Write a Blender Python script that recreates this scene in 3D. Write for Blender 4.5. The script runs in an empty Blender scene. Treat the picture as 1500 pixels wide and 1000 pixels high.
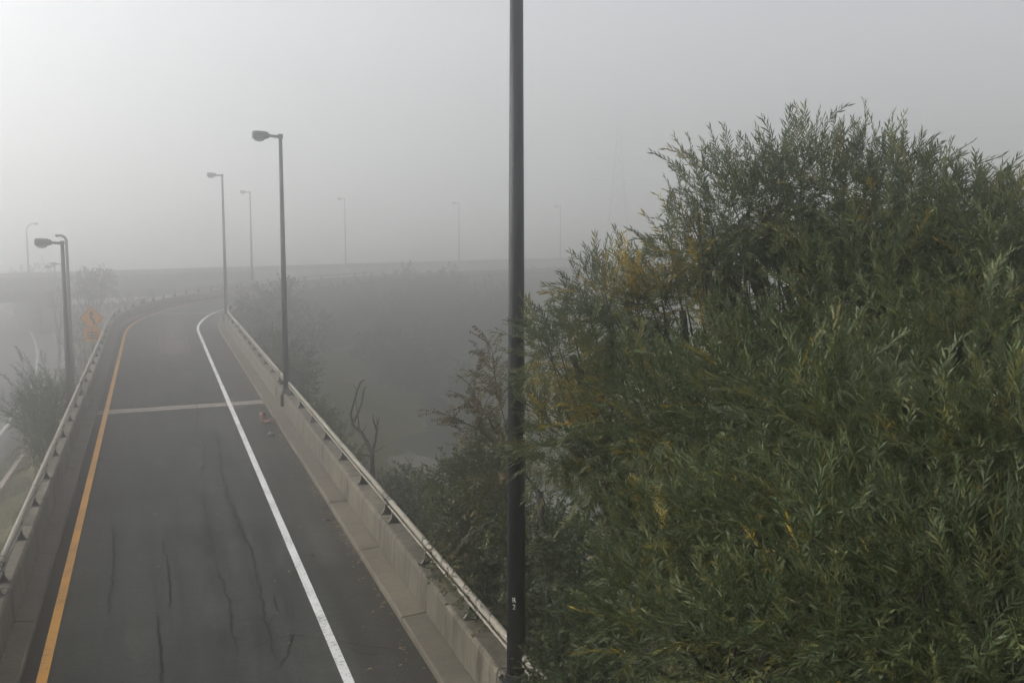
import bpy, bmesh, math, random
import numpy as np
from mathutils import Vector, Matrix

# ------------------------------------------------------------------ camera, sky, sun, exposure
scn = bpy.context.scene
F, HZ, CZ = 1560.0, 326.0, 7.0            # focal length in photo pixels, horizon row, camera height over the ramp
TH = math.atan((500 - HZ) / F)
cam_d = bpy.data.cameras.new('camera')
cam_d.sensor_width = 36.0
cam_d.lens = 36.0 * F / 1500.0
cam_d.clip_end = 3000
cam = bpy.data.objects.new('camera', cam_d)
scn.collection.objects.link(cam)
cam.location = (0, 0, CZ)
cam.rotation_euler = (math.pi / 2 - TH, 0, 0)
scn.camera = cam

SUN_AZ, SUN_EL = math.radians(-82), math.radians(32)     # azimuth from +Y, negative = to the left
world = bpy.data.worlds.new('World')
scn.world = world
world.use_nodes = True
wn = world.node_tree
wn.nodes.clear()
sky = wn.nodes.new('ShaderNodeTexSky')
sky.sky_type = 'NISHITA'
sky.sun_disc = False
sky.sun_elevation = SUN_EL
sky.sun_rotation = SUN_AZ
sky.dust_density = 4.0
sky.ozone_density = 1.0
hsv = wn.nodes.new('ShaderNodeHueSaturation')             # overcast: nearly colourless
hsv.inputs['Saturation'].default_value = 0.16
bgn = wn.nodes.new('ShaderNodeBackground')
bgn.inputs['Strength'].default_value = 0.13
wo = wn.nodes.new('ShaderNodeOutputWorld')
wn.links.new(sky.outputs[0], hsv.inputs['Color'])
wn.links.new(hsv.outputs[0], bgn.inputs['Color'])
wn.links.new(bgn.outputs[0], wo.inputs['Surface'])

sun_d = bpy.data.lights.new('sun', 'SUN')
sun_d.energy = 0.7
sun_d.angle = math.radians(50)
sun_d.color = (1.0, 0.955, 0.90)
sun = bpy.data.objects.new('sun', sun_d)
scn.collection.objects.link(sun)
sdir = Vector((math.sin(SUN_AZ) * math.cos(SUN_EL), math.cos(SUN_AZ) * math.cos(SUN_EL), math.sin(SUN_EL)))
sun.rotation_euler = sdir.to_track_quat('Z', 'Y').to_euler()

FOG_DENSITY, FOG_G = 0.0122, 0.91
scn.view_settings.view_transform = 'Standard'
scn.view_settings.look = 'None'
scn.view_settings.exposure = 0.68
scn.view_settings.gamma = 1.0
scn.view_settings.use_curve_mapping = False
scn.render.engine = 'CYCLES'
cy = scn.cycles
cy.max_bounces = 10
cy.diffuse_bounces = 2
cy.glossy_bounces = 2
cy.transmission_bounces = 4
cy.volume_bounces = 8
cy.transparent_max_bounces = 8
cy.use_adaptive_sampling = True
cy.adaptive_threshold = 0.012
cy.use_denoising = True
cy.denoiser = 'OPENIMAGEDENOISE'
cy.denoising_input_passes = 'RGB_ALBEDO_NORMAL'
cy.denoising_prefilter = 'ACCURATE'
cy.sample_clamp_indirect = 8.0
cy.caustics_reflective = False
cy.caustics_refractive = False

rng = np.random.default_rng(7)
random.seed(7)
COL = scn.collection

# ------------------------------------------------------------------ helpers
cT, sT = math.cos(TH), math.sin(TH)
def ray(u, v):
    x, y = (u - 750) / F, -(v - 500) / F
    return np.array([x, cT + y * sT, -sT + y * cT])
def at(u, v, d):                    # photo pixel + distance along +Y
    D = ray(u, v)
    return np.array([0, 0, CZ]) + D * (d / D[1])
def on(u, v, z):                    # photo pixel + height of the surface it lies on
    D = ray(u, v)
    return np.array([0, 0, CZ]) + D * ((z - CZ) / D[2])

def tag(o, label=None, cat=None, group=None, kind=None):
    if label: o['label'] = label
    if cat: o['category'] = cat
    if group: o['group'] = group
    if kind: o['kind'] = kind
    return o
def empty(name, loc, rz=0.0):
    o = bpy.data.objects.new(name, None)
    o.empty_display_size = 0.3
    COL.objects.link(o)
    o.location = loc
    o.rotation_euler = (0, 0, rz)
    return o
def mesh_obj(name, verts, faces, mat, parent=None, smooth=False, off=True):
    """verts in world coordinates; stored relative to the parent's place"""
    me = bpy.data.meshes.new(name)
    v = [tuple(map(float, p)) for p in verts]
    if parent is not None and off:
        w = world_loc(parent)
        v = [(a - w[0], b - w[1], c - w[2]) for a, b, c in v]
    me.from_pydata(v, [], faces)
    if mat: me.materials.append(mat)
    if smooth:
        me.polygons.foreach_set('use_smooth', [True] * len(me.polygons))
    me.update()
    o = bpy.data.objects.new(name, me)
    COL.objects.link(o)
    if parent is not None: o.parent = parent
    return o
def world_loc(o):
    p = Vector(o.location)
    while o.parent is not None:
        o = o.parent
        p = p + Vector(o.location)
    return p

class MB:
    def __init__(self): self.v, self.f = [], []
    def add(self, v, f):
        n = len(self.v)
        self.v += [tuple(map(float, p)) for p in v]
        self.f += [tuple(i + n for i in q) for q in f]
        return self
    def box(self, c, sx, sy, sz, rz=0.0, bev=0.0):
        ca, sa = math.cos(rz), math.sin(rz)
        if bev <= 0:
            pts = [(x, y, z) for z in (-sz/2, sz/2) for x, y in ((-sx/2, -sy/2), (sx/2, -sy/2), (sx/2, sy/2), (-sx/2, sy/2))]
            fs = [(3, 2, 1, 0), (4, 5, 6, 7), (0, 1, 5, 4), (1, 2, 6, 5), (2, 3, 7, 6), (3, 0, 4, 7)]
        else:
            b = bev
            ring = lambda k, z: [(-sx/2 + k, -sy/2 + k, z), (sx/2 - k, -sy/2 + k, z), (sx/2 - k, sy/2 - k, z), (-sx/2 + k, sy/2 - k, z)]
            pts = ring(b, -sz/2) + ring(0, -sz/2 + b) + ring(0, sz/2 - b) + ring(b, sz/2)
            fs = [(3, 2, 1, 0), (12, 13, 14, 15)]
            for r in range(3):
                for k in range(4):
                    fs.append((r*4 + k, r*4 + (k+1) % 4, r*4 + 4 + (k+1) % 4, r*4 + 4 + k))
        pts = [(c[0] + x*ca - y*sa, c[1] + x*sa + y*ca, c[2] + z) for x, y, z in pts]
        return self.add(pts, fs)
    def tube(self, path, rad, n=8, caps=True):
        path = [Vector(p) for p in path]
        if not hasattr(rad, '__len__'): rad = [rad] * len(path)
        pts, up = [], None
        for i, p in enumerate(path):
            t = (path[min(i+1, len(path)-1)] - path[max(i-1, 0)]).normalized()
            if up is None:
                up = Vector((0, 0, 1)) if abs(t.z) < 0.9 else Vector((0, 1, 0))
            a = t.cross(up)
            if a.length < 1e-5: a = t.orthogonal()
            a.normalize(); b = a.cross(t).normalized(); up = b
            for k in range(n):
                w = 2 * math.pi * k / n
                pts.append(p + (a * math.cos(w) + b * math.sin(w)) * rad[i])
        fs = []
        for i in range(len(path) - 1):
            for k in range(n):
                fs.append((i*n + k, i*n + (k+1) % n, i*n + n + (k+1) % n, i*n + n + k))
        if caps:
            fs.append(tuple(range(n-1, -1, -1)))
            m = (len(path) - 1) * n
            fs.append(tuple(m + k for k in range(n)))
        return self.add(pts, fs)
    def prism(self, poly, h0, h1, to):
        """poly: 2-D outline; to(x, y, h) -> world point"""
        n = len(poly)
        pts = [to(x, y, h0) for x, y in poly] + [to(x, y, h1) for x, y in poly]
        fs = [tuple(range(n-1, -1, -1)), tuple(range(n, 2*n))] + [(k, (k+1) % n, n + (k+1) % n, n + k) for k in range(n)]
        return self.add(pts, fs)
    def build(self, name, mat, parent=None, smooth=False, off=True):
        return mesh_obj(name, self.v, self.f, mat, parent, smooth, off)

def fix_normals(o):
    bm = bmesh.new(); bm.from_mesh(o.data)
    bmesh.ops.recalc_face_normals(bm, faces=bm.faces)
    bm.to_mesh(o.data); bm.free()
    return o

# ------------------------------------------------------------------ materials
def mat_base(name):
    m = bpy.data.materials.new(name)
    m.use_nodes = True
    nt = m.node_tree
    b = nt.nodes['Principled BSDF']
    return m, nt, b
def N(nt, kind, **kw):
    n = nt.nodes.new(kind)
    for k, v in kw.items():
        if k in n.inputs: n.inputs[k].default_value = v
        else: setattr(n, k, v)
    return n
def ramp(nt, stops):
    r = nt.nodes.new('ShaderNodeValToRGB')
    e = r.color_ramp.elements
    while len(e) < len(stops): e.new(0.5)
    for el, (p, c) in zip(e, stops):
        el.position = p
        el.color = (*c, 1) if len(c) == 3 else c
    return r
def simple(name, col, rough=0.6, metal=0.0, var=0.25, scale=6.0, bump=0.0, bscale=40.0, spec=0.4):
    m, nt, b = mat_base(name)
    tc = N(nt, 'ShaderNodeTexCoord')
    no = N(nt, 'ShaderNodeTexNoise', Scale=scale, Detail=6.0, Roughness=0.6)
    nt.links.new(tc.outputs['Object'], no.inputs['Vector'])
    lo = tuple(c * (1 - var) for c in col); hi = tuple(min(1, c * (1 + var)) for c in col)
    r = ramp(nt, [(0.3, lo), (0.7, hi)])
    nt.links.new(no.outputs['Fac'], r.inputs['Fac'])
    nt.links.new(r.outputs['Color'], b.inputs['Base Color'])
    b.inputs['Roughness'].default_value = rough
    b.inputs['Metallic'].default_value = metal
    b.inputs['Specular IOR Level'].default_value = spec
    if bump > 0:
        n2 = N(nt, 'ShaderNodeTexNoise', Scale=bscale, Detail=4.0)
        nt.links.new(tc.outputs['Object'], n2.inputs['Vector'])
        bp = N(nt, 'ShaderNodeBump', Strength=bump, Distance=0.02)
        nt.links.new(n2.outputs['Fac'], bp.inputs['Height'])
        nt.links.new(bp.outputs['Normal'], b.inputs['Normal'])
    return m

def mix(nt, fac, a, b, mode='MIX'):
    n = nt.nodes.new('ShaderNodeMix')
    n.data_type = 'RGBA'; n.blend_type = mode
    for sock, val in ((n.inputs[0], fac), (n.inputs[6], a), (n.inputs[7], b)):
        if hasattr(val, 'is_linked') or hasattr(val, 'links'): nt.links.new(val, sock)
        elif hasattr(val, '__len__'): sock.default_value = (*val, 1) if len(val) == 3 else val
        else: sock.default_value = val
    return n.outputs[2]

def asphalt_mat(name, base, uvlanes=True):
    m, nt, b = mat_base(name)
    tc = N(nt, 'ShaderNodeTexCoord')
    big = N(nt, 'ShaderNodeTexNoise', Scale=0.35, Detail=5.0, Roughness=0.65)
    fine = N(nt, 'ShaderNodeTexNoise', Scale=24.0, Detail=4.0, Roughness=0.8)
    mp = N(nt, 'ShaderNodeMapping')
    mp.inputs['Scale'].default_value = (1.6, 0.09, 1)          # streaks along the driving direction (uv = across, along)
    st = N(nt, 'ShaderNodeTexNoise', Scale=1.6, Detail=5.0, Roughness=0.6)
    for t in (big, fine): nt.links.new(tc.outputs['Object'], t.inputs['Vector'])
    nt.links.new(tc.outputs['UV'], mp.inputs['Vector'])
    nt.links.new(mp.outputs[0], st.inputs['Vector'])
    r1 = ramp(nt, [(0.32, tuple(c * 0.62 for c in base)), (0.68, tuple(c * 1.40 for c in base))])
    nt.links.new(big.outputs['Fac'], r1.inputs['Fac'])
    r2 = ramp(nt, [(0.32, (0.62, 0.62, 0.62)), (0.70, (1.32, 1.32, 1.3))])
    nt.links.new(st.outputs['Fac'], r2.inputs['Fac'])
    c1 = mix(nt, 1.0, r1.outputs['Color'], r2.outputs['Color'], 'MULTIPLY')
    mid = N(nt, 'ShaderNodeTexNoise', Scale=5.5, Detail=6.0, Roughness=0.75)
    nt.links.new(tc.outputs['Object'], mid.inputs['Vector'])
    rm = ramp(nt, [(0.32, (0.66, 0.66, 0.66)), (0.5, (1, 1, 1)), (0.68, (1.42, 1.40, 1.36))])
    nt.links.new(mid.outputs['Fac'], rm.inputs['Fac'])
    c1 = mix(nt, 1.0, c1, rm.outputs['Color'], 'MULTIPLY')
    r3 = ramp(nt, [(0.3, (0.45, 0.45, 0.45)), (0.52, (1, 1, 1)), (0.74, (2.6, 2.5, 2.4))])
    nt.links.new(fine.outputs['Fac'], r3.inputs['Fac'])
    c2 = mix(nt, 1.0, c1, r3.outputs['Color'], 'MULTIPLY')
    if uvlanes:       # older browner strips along both kerbs, outside the lane lines
        sx = N(nt, 'ShaderNodeSeparateXYZ')
        nt.links.new(tc.outputs['UV'], sx.inputs[0])
        wob = N(nt, 'ShaderNodeMath', operation='MULTIPLY_ADD')
        nt.links.new(big.outputs['Fac'], wob.inputs[0]); wob.inputs[1].default_value = 0.25
        nt.links.new(sx.outputs['X'], wob.inputs[2])
        e1 = N(nt, 'ShaderNodeMapRange'); e1.inputs[1].default_value = -1.55; e1.inputs[2].default_value = -1.75
        e2 = N(nt, 'ShaderNodeMapRange'); e2.inputs[1].default_value = 2.85; e2.inputs[2].default_value = 3.15
        for e in (e1, e2): nt.links.new(wob.outputs[0], e.inputs[0])
        c2 = mix(nt, e1.outputs[0], c2, mix(nt, 1.0, c2, (0.78, 0.70, 0.66), 'MULTIPLY'))
        c2 = mix(nt, e2.outputs[0], c2, mix(nt, 1.0, c2, (1.12, 1.02, 0.96), 'MULTIPLY'))
    nt.links.new(c2, b.inputs['Base Color'])
    b.inputs['Roughness'].default_value = 0.82
    b.inputs['Specular IOR Level'].default_value = 0.12
    bp = N(nt, 'ShaderNodeBump', Strength=0.5, Distance=0.01)
    nt.links.new(fine.outputs['Fac'], bp.inputs['Height'])
    nt.links.new(bp.outputs['Normal'], b.inputs['Normal'])
    return m

def concrete_mat(name, base, streak=True):
    m, nt, b = mat_base(name)
    geo = N(nt, 'ShaderNodeNewGeometry')
    big = N(nt, 'ShaderNodeTexNoise', Scale=0.9, Detail=7.0, Roughness=0.65)
    fine = N(nt, 'ShaderNodeTexNoise', Scale=22.0, Detail=4.0, Roughness=0.7)
    mp = N(nt, 'ShaderNodeMapping')
    mp.inputs['Scale'].default_value = (3.2, 3.2, 0.35)        # rain streaks run down
    stn = N(nt, 'ShaderNodeTexNoise', Scale=2.2, Detail=5.0, Roughness=0.7)
    for t in (big, fine): nt.links.new(geo.outputs['Position'], t.inputs['Vector'])
    nt.links.new(geo.outputs['Position'], mp.inputs['Vector'])
    nt.links.new(mp.outputs[0], stn.inputs['Vector'])
    r1 = ramp(nt, [(0.28, tuple(c * 0.62 for c in base)), (0.5, base), (0.75, tuple(c * 1.25 for c in base))])
    nt.links.new(big.outputs['Fac'], r1.inputs['Fac'])
    r2 = ramp(nt, [(0.38, (0.34, 0.325, 0.30)), (0.54, (1, 1, 1)), (0.70, (1.28, 1.26, 1.2))])
    nt.links.new(stn.outputs['Fac'], r2.inputs['Fac'])
    c = mix(nt, 0.85 if streak else 0.3, r1.outputs['Color'], r2.outputs['Color'], 'MULTIPLY')
    r3 = ramp(nt, [(0.3, (0.75, 0.74, 0.72)), (0.6, (1.08, 1.08, 1.06))])
    nt.links.new(fine.outputs['Fac'], r3.inputs['Fac'])
    c = mix(nt, 1.0, c, r3.outputs['Color'], 'MULTIPLY')
    oi = N(nt, 'ShaderNodeObjectInfo')                         # sections were cast on different days
    r4 = ramp(nt, [(0.0, (0.86, 0.86, 0.86)), (1.0, (1.12, 1.11, 1.09))])
    nt.links.new(oi.outputs['Random'], r4.inputs['Fac'])
    c = mix(nt, 1.0, c, r4.outputs['Color'], 'MULTIPLY')
    nt.links.new(c, b.inputs['Base Color'])
    b.inputs['Roughness'].default_value = 0.85
    b.inputs['Specular IOR Level'].default_value = 0.25
    bp = N(nt, 'ShaderNodeBump', Strength=0.35, Distance=0.02)
    nt.links.new(fine.outputs['Fac'], bp.inputs['Height'])
    nt.links.new(bp.outputs['Normal'], b.inputs['Normal'])
    return m

def paint_mat(name, col, under):
    m, nt, b = mat_base(name)
    tc = N(nt, 'ShaderNodeTexCoord')
    no = N(nt, 'ShaderNodeTexNoise', Scale=16.0, Detail=6.0, Roughness=0.75)
    big = N(nt, 'ShaderNodeTexNoise', Scale=0.8, Detail=3.0)
    for t in (no, big): nt.links.new(tc.outputs['Object'], t.inputs['Vector'])
    ad = N(nt, 'ShaderNodeMath', operation='MULTIPLY_ADD')
    nt.links.new(big.outputs['Fac'], ad.inputs[0]); ad.inputs[1].default_value = 0.35
    nt.links.new(no.outputs['Fac'], ad.inputs[2])
    r = ramp(nt, [(0.56, (1, 1, 1)), (0.64, (0, 0, 0))])        # worn-through grains
    nt.links.new(ad.outputs[0], r.inputs['Fac'])
    r2 = ramp(nt, [(0.3, tuple(c * 0.8 for c in col)), (0.7, col)])
    nt.links.new(big.outputs['Fac'], r2.inputs['Fac'])
    sc = N(nt, 'ShaderNodeMath', operation='MULTIPLY'); sc.inputs[1].default_value = 0.6
    nt.links.new(r.outputs['Color'], sc.inputs[0])
    nt.links.new(mix(nt, sc.outputs[0], r2.outputs['Color'], under), b.inputs['Base Color'])
    b.inputs['Roughness'].default_value = 0.6
    return m

def leaf_mat(name, stops, back=1.35, rough=0.55, trans=0.25):
    m, nt, b = mat_base(name)
    at_ = N(nt, 'ShaderNodeAttribute', attribute_name='tint')
    oi = N(nt, 'ShaderNodeObjectInfo')
    sb = N(nt, 'ShaderNodeMath', operation='MULTIPLY_ADD')
    nt.links.new(oi.outputs['Random'], sb.inputs[0]); sb.inputs[1].default_value = 0.10
    nt.links.new(at_.outputs['Fac'], sb.inputs[2])
    r = ramp(nt, stops)
    nt.links.new(sb.outputs[0], r.inputs['Fac'])
    geo = N(nt, 'ShaderNodeNewGeometry')
    pale = mix(nt, 1.0, r.outputs['Color'], (back * 1.02, back, back * 1.15), 'MULTIPLY')
    c = mix(nt, geo.outputs['Backfacing'], r.outputs['Color'], pale)
    nt.links.new(c, b.inputs['Base Color'])
    b.inputs['Roughness'].default_value = rough
    b.inputs['Specular IOR Level'].default_value = 0.35
    tr = N(nt, 'ShaderNodeBsdfTranslucent')
    nt.links.new(r.outputs['Color'], tr.inputs['Color'])
    ms = N(nt, 'ShaderNodeMixShader'); ms.inputs[0].default_value = trans
    out = nt.nodes['Material Output']
    nt.links.new(b.outputs[0], ms.inputs[1]); nt.links.new(tr.outputs[0], ms.inputs[2])
    nt.links.new(ms.outputs[0], out.inputs['Surface'])
    return m

M = {}
M['asphalt'] = asphalt_mat('asphalt', (0.035, 0.036, 0.032))
M['hw_asphalt'] = asphalt_mat('highway_asphalt', (0.085, 0.083, 0.078), False)
M['seal'] = simple('crack_sealant', (0.105, 0.088, 0.078), 0.85, var=0.3, scale=3)
M['patch'] = simple('patch_asphalt', (0.072, 0.052, 0.045), 0.85, var=0.4, scale=3, bump=0.4)
M['crack'] = simple('crack', (0.006, 0.006, 0.006), 0.95, var=0.3, spec=0.1)
M['concrete'] = concrete_mat('concrete', (0.146, 0.130, 0.100))
M['kerb'] = concrete_mat('kerb_concrete', (0.122, 0.106, 0.081), False)
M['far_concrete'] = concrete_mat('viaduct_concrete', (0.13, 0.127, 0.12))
M['hazed_concrete'] = concrete_mat('hazed_viaduct_concrete', (0.40, 0.395, 0.375), False)  # viaduct concrete paled in its colour to imitate fading into fog
M['joint_concrete'] = simple('joint_concrete', (0.33, 0.28, 0.235), 0.85, var=0.3, scale=4, bump=0.3)
M['white'] = paint_mat('white_paint', (0.74, 0.74, 0.71), (0.07, 0.07, 0.068))
M['yellow'] = paint_mat('yellow_paint', (0.70, 0.31, 0.005), (0.20, 0.11, 0.03))
M['galv'] = simple('galvanised_steel', (0.25, 0.225, 0.18), 0.65, 0.0, var=0.3, scale=9, spec=0.25)
M['post'] = simple('dark_steel', (0.018, 0.018, 0.019), 0.7, 0.0, var=0.3, scale=10, spec=0.2)
M['pole'] = simple('painted_pole', (0.009, 0.0095, 0.012), 0.5, 0.0, var=0.3, scale=3.5, spec=0.3)
M['pole_grey'] = simple('grey_pole', (0.10, 0.10, 0.10), 0.5, 0.2, var=0.2, scale=2.5)
M['lamp'] = simple('lamp_housing', (0.035, 0.037, 0.038), 0.5, 0.1, var=0.2)
M['lens'] = simple('lamp_lens', (0.22, 0.22, 0.20), 0.25, var=0.1)
M['letter'] = simple('faded_letter', (0.75, 0.72, 0.64), 0.8, var=0.35, scale=60)
M['bark'] = simple('bark', (0.032, 0.028, 0.022), 0.9, var=0.4, scale=14, bump=0.6, bscale=50)
M['dead_bark'] = simple('dead_bark', (0.050, 0.044, 0.036), 0.9, var=0.4, scale=14, bump=0.5)
M['brick'] = simple('broken_brick', (0.20, 0.105, 0.07), 0.9, var=0.35, scale=20, bump=0.5)
M['stone'] = simple('rock', (0.20, 0.175, 0.14), 0.9, var=0.3, scale=12, bump=0.6)
M['sign_yellow'] = simple('sign_yellow', (0.62, 0.27, 0.012), 0.45, var=0.08)
M['black'] = simple('black_print', (0.012, 0.012, 0.012), 0.5, var=0.1)
M['glass'] = simple('car_glass', (0.012, 0.014, 0.016), 0.08, var=0.1, spec=0.6)
M['car'] = simple('car_paint', (0.012, 0.018, 0.05), 0.25, 0.2, var=0.08, spec=0.6)
M['tyre'] = simple('tyre', (0.012, 0.012, 0.012), 0.85, var=0.2)
M['rim'] = simple('rim', (0.30, 0.30, 0.31), 0.35, 0.7, var=0.1)
M['tail'] = simple('tail_lamp', (0.25, 0.01, 0.01), 0.3, var=0.1)
WILLOW = leaf_mat('willow_leaf', [(0.0, (0.018, 0.025, 0.011)), (0.30, (0.050, 0.071, 0.026)), (0.5, (0.088, 0.112, 0.042)), (0.70, (0.135, 0.132, 0.040)), (0.82, (0.21, 0.165, 0.030)), (1.0, (0.40, 0.27, 0.022))], 1.5, 0.5)
BROAD = leaf_mat('broad_leaf', [(0.0, (0.028, 0.040, 0.014)), (0.5, (0.070, 0.088, 0.030)), (0.75, (0.115, 0.095, 0.034)), (1.0, (0.20, 0.13, 0.04))], 1.2, 0.55)
LOCUST = leaf_mat('pinnate_leaf', [(0.0, (0.058, 0.064, 0.028)), (0.5, (0.098, 0.088, 0.040)), (1.0, (0.15, 0.098, 0.044))], 1.25, 0.6)
FAR = leaf_mat('far_leaf', [(0.0, (0.035, 0.045, 0.020)), (0.5, (0.06, 0.07, 0.03)), (1.0, (0.12, 0.09, 0.05))], 1.1, 0.7, 0.2)

# ground: grass, soil and gravel
def ground_mat():
    m, nt, b = mat_base('ground_cover')
    geo = N(nt, 'ShaderNodeNewGeometry')
    a = N(nt, 'ShaderNodeTexNoise', Scale=0.12, Detail=6.0, Roughness=0.6)
    f = N(nt, 'ShaderNodeTexNoise', Scale=2.4, Detail=6.0, Roughness=0.7)
    for t in (a, f): nt.links.new(geo.outputs['Position'], t.inputs['Vector'])
    r = ramp(nt, [(0.35, (0.07, 0.08, 0.036)), (0.5, (0.12, 0.115, 0.055)), (0.62, (0.17, 0.15, 0.085)), (0.75, (0.22, 0.195, 0.13))])
    nt.links.new(a.outputs['Fac'], r.inputs['Fac'])
    r2 = ramp(nt, [(0.3, (0.55, 0.55, 0.5)), (0.7, (1.25, 1.25, 1.15))])
    nt.links.new(f.outputs['Fac'], r2.inputs['Fac'])
    nt.links.new(mix(nt, 1.0, r.outputs['Color'], r2.outputs['Color'], 'MULTIPLY'), b.inputs['Base Color'])
    b.inputs['Roughness'].default_value = 0.95
    b.inputs['Specular IOR Level'].default_value = 0.1
    bp = N(nt, 'ShaderNodeBump', Strength=0.8, Distance=0.2)
    nt.links.new(f.outputs['Fac'], bp.inputs['Height'])
    nt.links.new(bp.outputs['Normal'], b.inputs['Normal'])
    return m
M['ground'] = ground_mat()
def water_mat():
    m, nt, b = mat_base('river_water')
    geo = N(nt, 'ShaderNodeNewGeometry')
    n = N(nt, 'ShaderNodeTexNoise', Scale=1.8, Detail=4.0)
    nt.links.new(geo.outputs['Position'], n.inputs['Vector'])
    bp = N(nt, 'ShaderNodeBump', Strength=0.25, Distance=0.05)
    nt.links.new(n.outputs['Fac'], bp.inputs['Height'])
    nt.links.new(bp.outputs['Normal'], b.inputs['Normal'])
    b.inputs['Base Color'].default_value = (0.05, 0.05, 0.04, 1)
    b.inputs['Roughness'].default_value = 0.12
    return m
M['water'] = water_mat()

# ------------------------------------------------------------------ the ramp's course
AZ = math.atan2(-528 / F, 1 / cT)
sA, cA = math.sin(AZ), math.cos(AZ)
S0, R0, PHIM = 71.0, 65.0, math.radians(69.6)
def rp(s, p, z=0.0):
    """point at distance s along the ramp and offset p to the right of its reference line"""
    if s <= S0: a, b = s, p
    else:
        ph = min((s - S0) / R0, PHIM)
        a = S0 + (R0 - p) * math.sin(ph); b = R0 - (R0 - p) * math.cos(ph)
        ex = (s - S0) - R0 * PHIM
        if ex > 0:
            a += ex * math.cos(ph); b += ex * math.sin(ph)
    return (a * sA + b * cA, a * cA - b * sA, z)
def rdir(s):
    """heading angle: rotation about Z that turns local +Y to the driving direction"""
    ph = 0 if s <= S0 else min((s - S0) / R0, PHIM)
    return -(AZ + ph)
def samples(s0, s1, step=2.0):
    n = max(1, int(math.ceil((s1 - s0) / step)))
    return [s0 + (s1 - s0) * i / n for i in range(n + 1)]
def sweep(mb, prof, s0, s1, step=2.0, caps=True, closed=True):
    """sweep a (p, z) outline along the ramp"""
    ss = samples(s0, s1, step if s1 > S0 - 1 else max(step, 4.0))
    n = len(prof)
    pts = [rp(s, p, z) for s in ss for p, z in prof]
    fs = []
    for i in range(len(ss) - 1):
        for k in range(n if closed else n - 1):
            fs.append((i*n + k, i*n + n + k, i*n + n + (k+1) % n, i*n + (k+1) % n))
    if caps and closed:
        fs.append(tuple(range(n))); m = (len(ss)-1) * n
        fs.append(tuple(m + k for k in range(n-1, -1, -1)))
    return mb.add(pts, fs)
def strip_obj(name, p0, p1, z, s0, s1, mat, parent=None, step=2.0, thick=0.0, uv=False, cross=1):
    ss = samples(s0, s1, step)
    ps = [p0 + (p1 - p0) * k / cross for k in range(cross + 1)]
    v = [rp(s, p, z) for s in ss for p in ps]
    m = cross + 1
    f = [(i*m + k, i*m + k + 1, i*m + m + k + 1, i*m + m + k) for i in range(len(ss)-1) for k in range(cross)]
    o = mesh_obj(name, v, f, mat, parent)
    if uv:
        l = o.data.uv_layers.new(name='UVMap')
        flat = [(p, s) for s in ss for p in ps]
        for lp in o.data.loops: l.data[lp.index].uv = flat[lp.vertex_index]
    return o
SEND = 230.0
ref_s = np.arange(-60, SEND, 1.0)
ref_xy = np.array([rp(s, 0)[:2] for s in ref_s])
ref_h = np.array([rdir(s) for s in ref_s])
def to_sp(x, y):
    d = (ref_xy[:, 0][None] - x[:, None])**2 + (ref_xy[:, 1][None] - y[:, None])**2
    i = d.argmin(1)
    dx, dy = x - ref_xy[i, 0], y - ref_xy[i, 1]
    h = ref_h[i]
    # right-hand normal of the heading
    p = dx * np.cos(h) + dy * np.sin(h)
    dist = np.sqrt(d[np.arange(len(x)), i])
    return ref_s[i], np.sign(p) * dist

# ------------------------------------------------------------------ terrain
HWZ = -6.0
def sm(a, b, x):
    t = np.clip((x - a) / (b - a), 0, 1)
    return t * t * (3 - 2 * t)
RIVER = [on(u, v, -9.6)[:2] for u, v in ((720, 760), (620, 690), (585, 640), (600, 600), (560, 575), (500, 550), (455, 530))]
RIVER = np.array([RIVER[0] + (RIVER[0] - RIVER[1]) * 1.0] + RIVER + [RIVER[-1] + (RIVER[-1] - RIVER[-2]) * 2.0])
def river_dist(x, y):
    best = np.full(x.shape, 1e9)
    for a, b in zip(RIVER[:-1], RIVER[1:]):
        d = b - a; L = (d**2).sum()
        t = np.clip(((x - a[0]) * d[0] + (y - a[1]) * d[1]) / L, 0, 1)
        best = np.minimum(best, np.hypot(x - a[0] - t*d[0], y - a[1] - t*d[1]))
    return best
def tz(x, y):
    x = np.atleast_1d(np.asarray(x, float)); y = np.atleast_1d(np.asarray(y, float))
    s, p = to_sp(x, y)
    wob = 0.35 * np.sin(x * 0.31 + 1.3) * np.sin(y * 0.27) + 0.2 * np.sin(x * 0.83 + y * 0.61)
    bank = -2.3 - 3.5 * sm(22, 60, s)
    right = bank + (-8.8 - bank) * sm(4, 24, p) + wob * sm(5, 9, p)
    left = -4.6 + (-6.06 + 4.6) * sm(-3.2, -7.0, p)
    z = np.where(p > 0, right, left)
    # the highway stays flat; ground beyond the viaduct rises a little
    z = z + 5.0 * sm(200, 420, y) * np.where(p > 0, 1, 0.6) * sm(-20, 20, x + 60)
    z = z - 1.5 * (1 - sm(4, 9, river_dist(x, y))) * (p > 12)
    return z
def terrain():
    xs = np.concatenate([np.linspace(-690, -130, 22), np.arange(-126, 100, 2.0), np.linspace(104, 690, 22)])
    ys = np.concatenate([np.linspace(-290, -30, 12), np.arange(-26, 215, 2.0), np.linspace(222, 880, 26)])
    X, Y = np.meshgrid(xs, ys)
    Z = tz(X.ravel(), Y.ravel())
    v = np.stack([X.ravel(), Y.ravel(), Z], 1)
    nx, ny = len(xs), len(ys)
    f = [(j*nx + i, j*nx + i + 1, (j+1)*nx + i + 1, (j+1)*nx + i) for j in range(ny-1) for i in range(nx-1)]
    o = mesh_obj('ground', v, f, M['ground'], smooth=True)
    tag(o, 'weedy valley floor and verges either side of the raised ramp', 'ground', kind='structure')
terrain()

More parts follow.
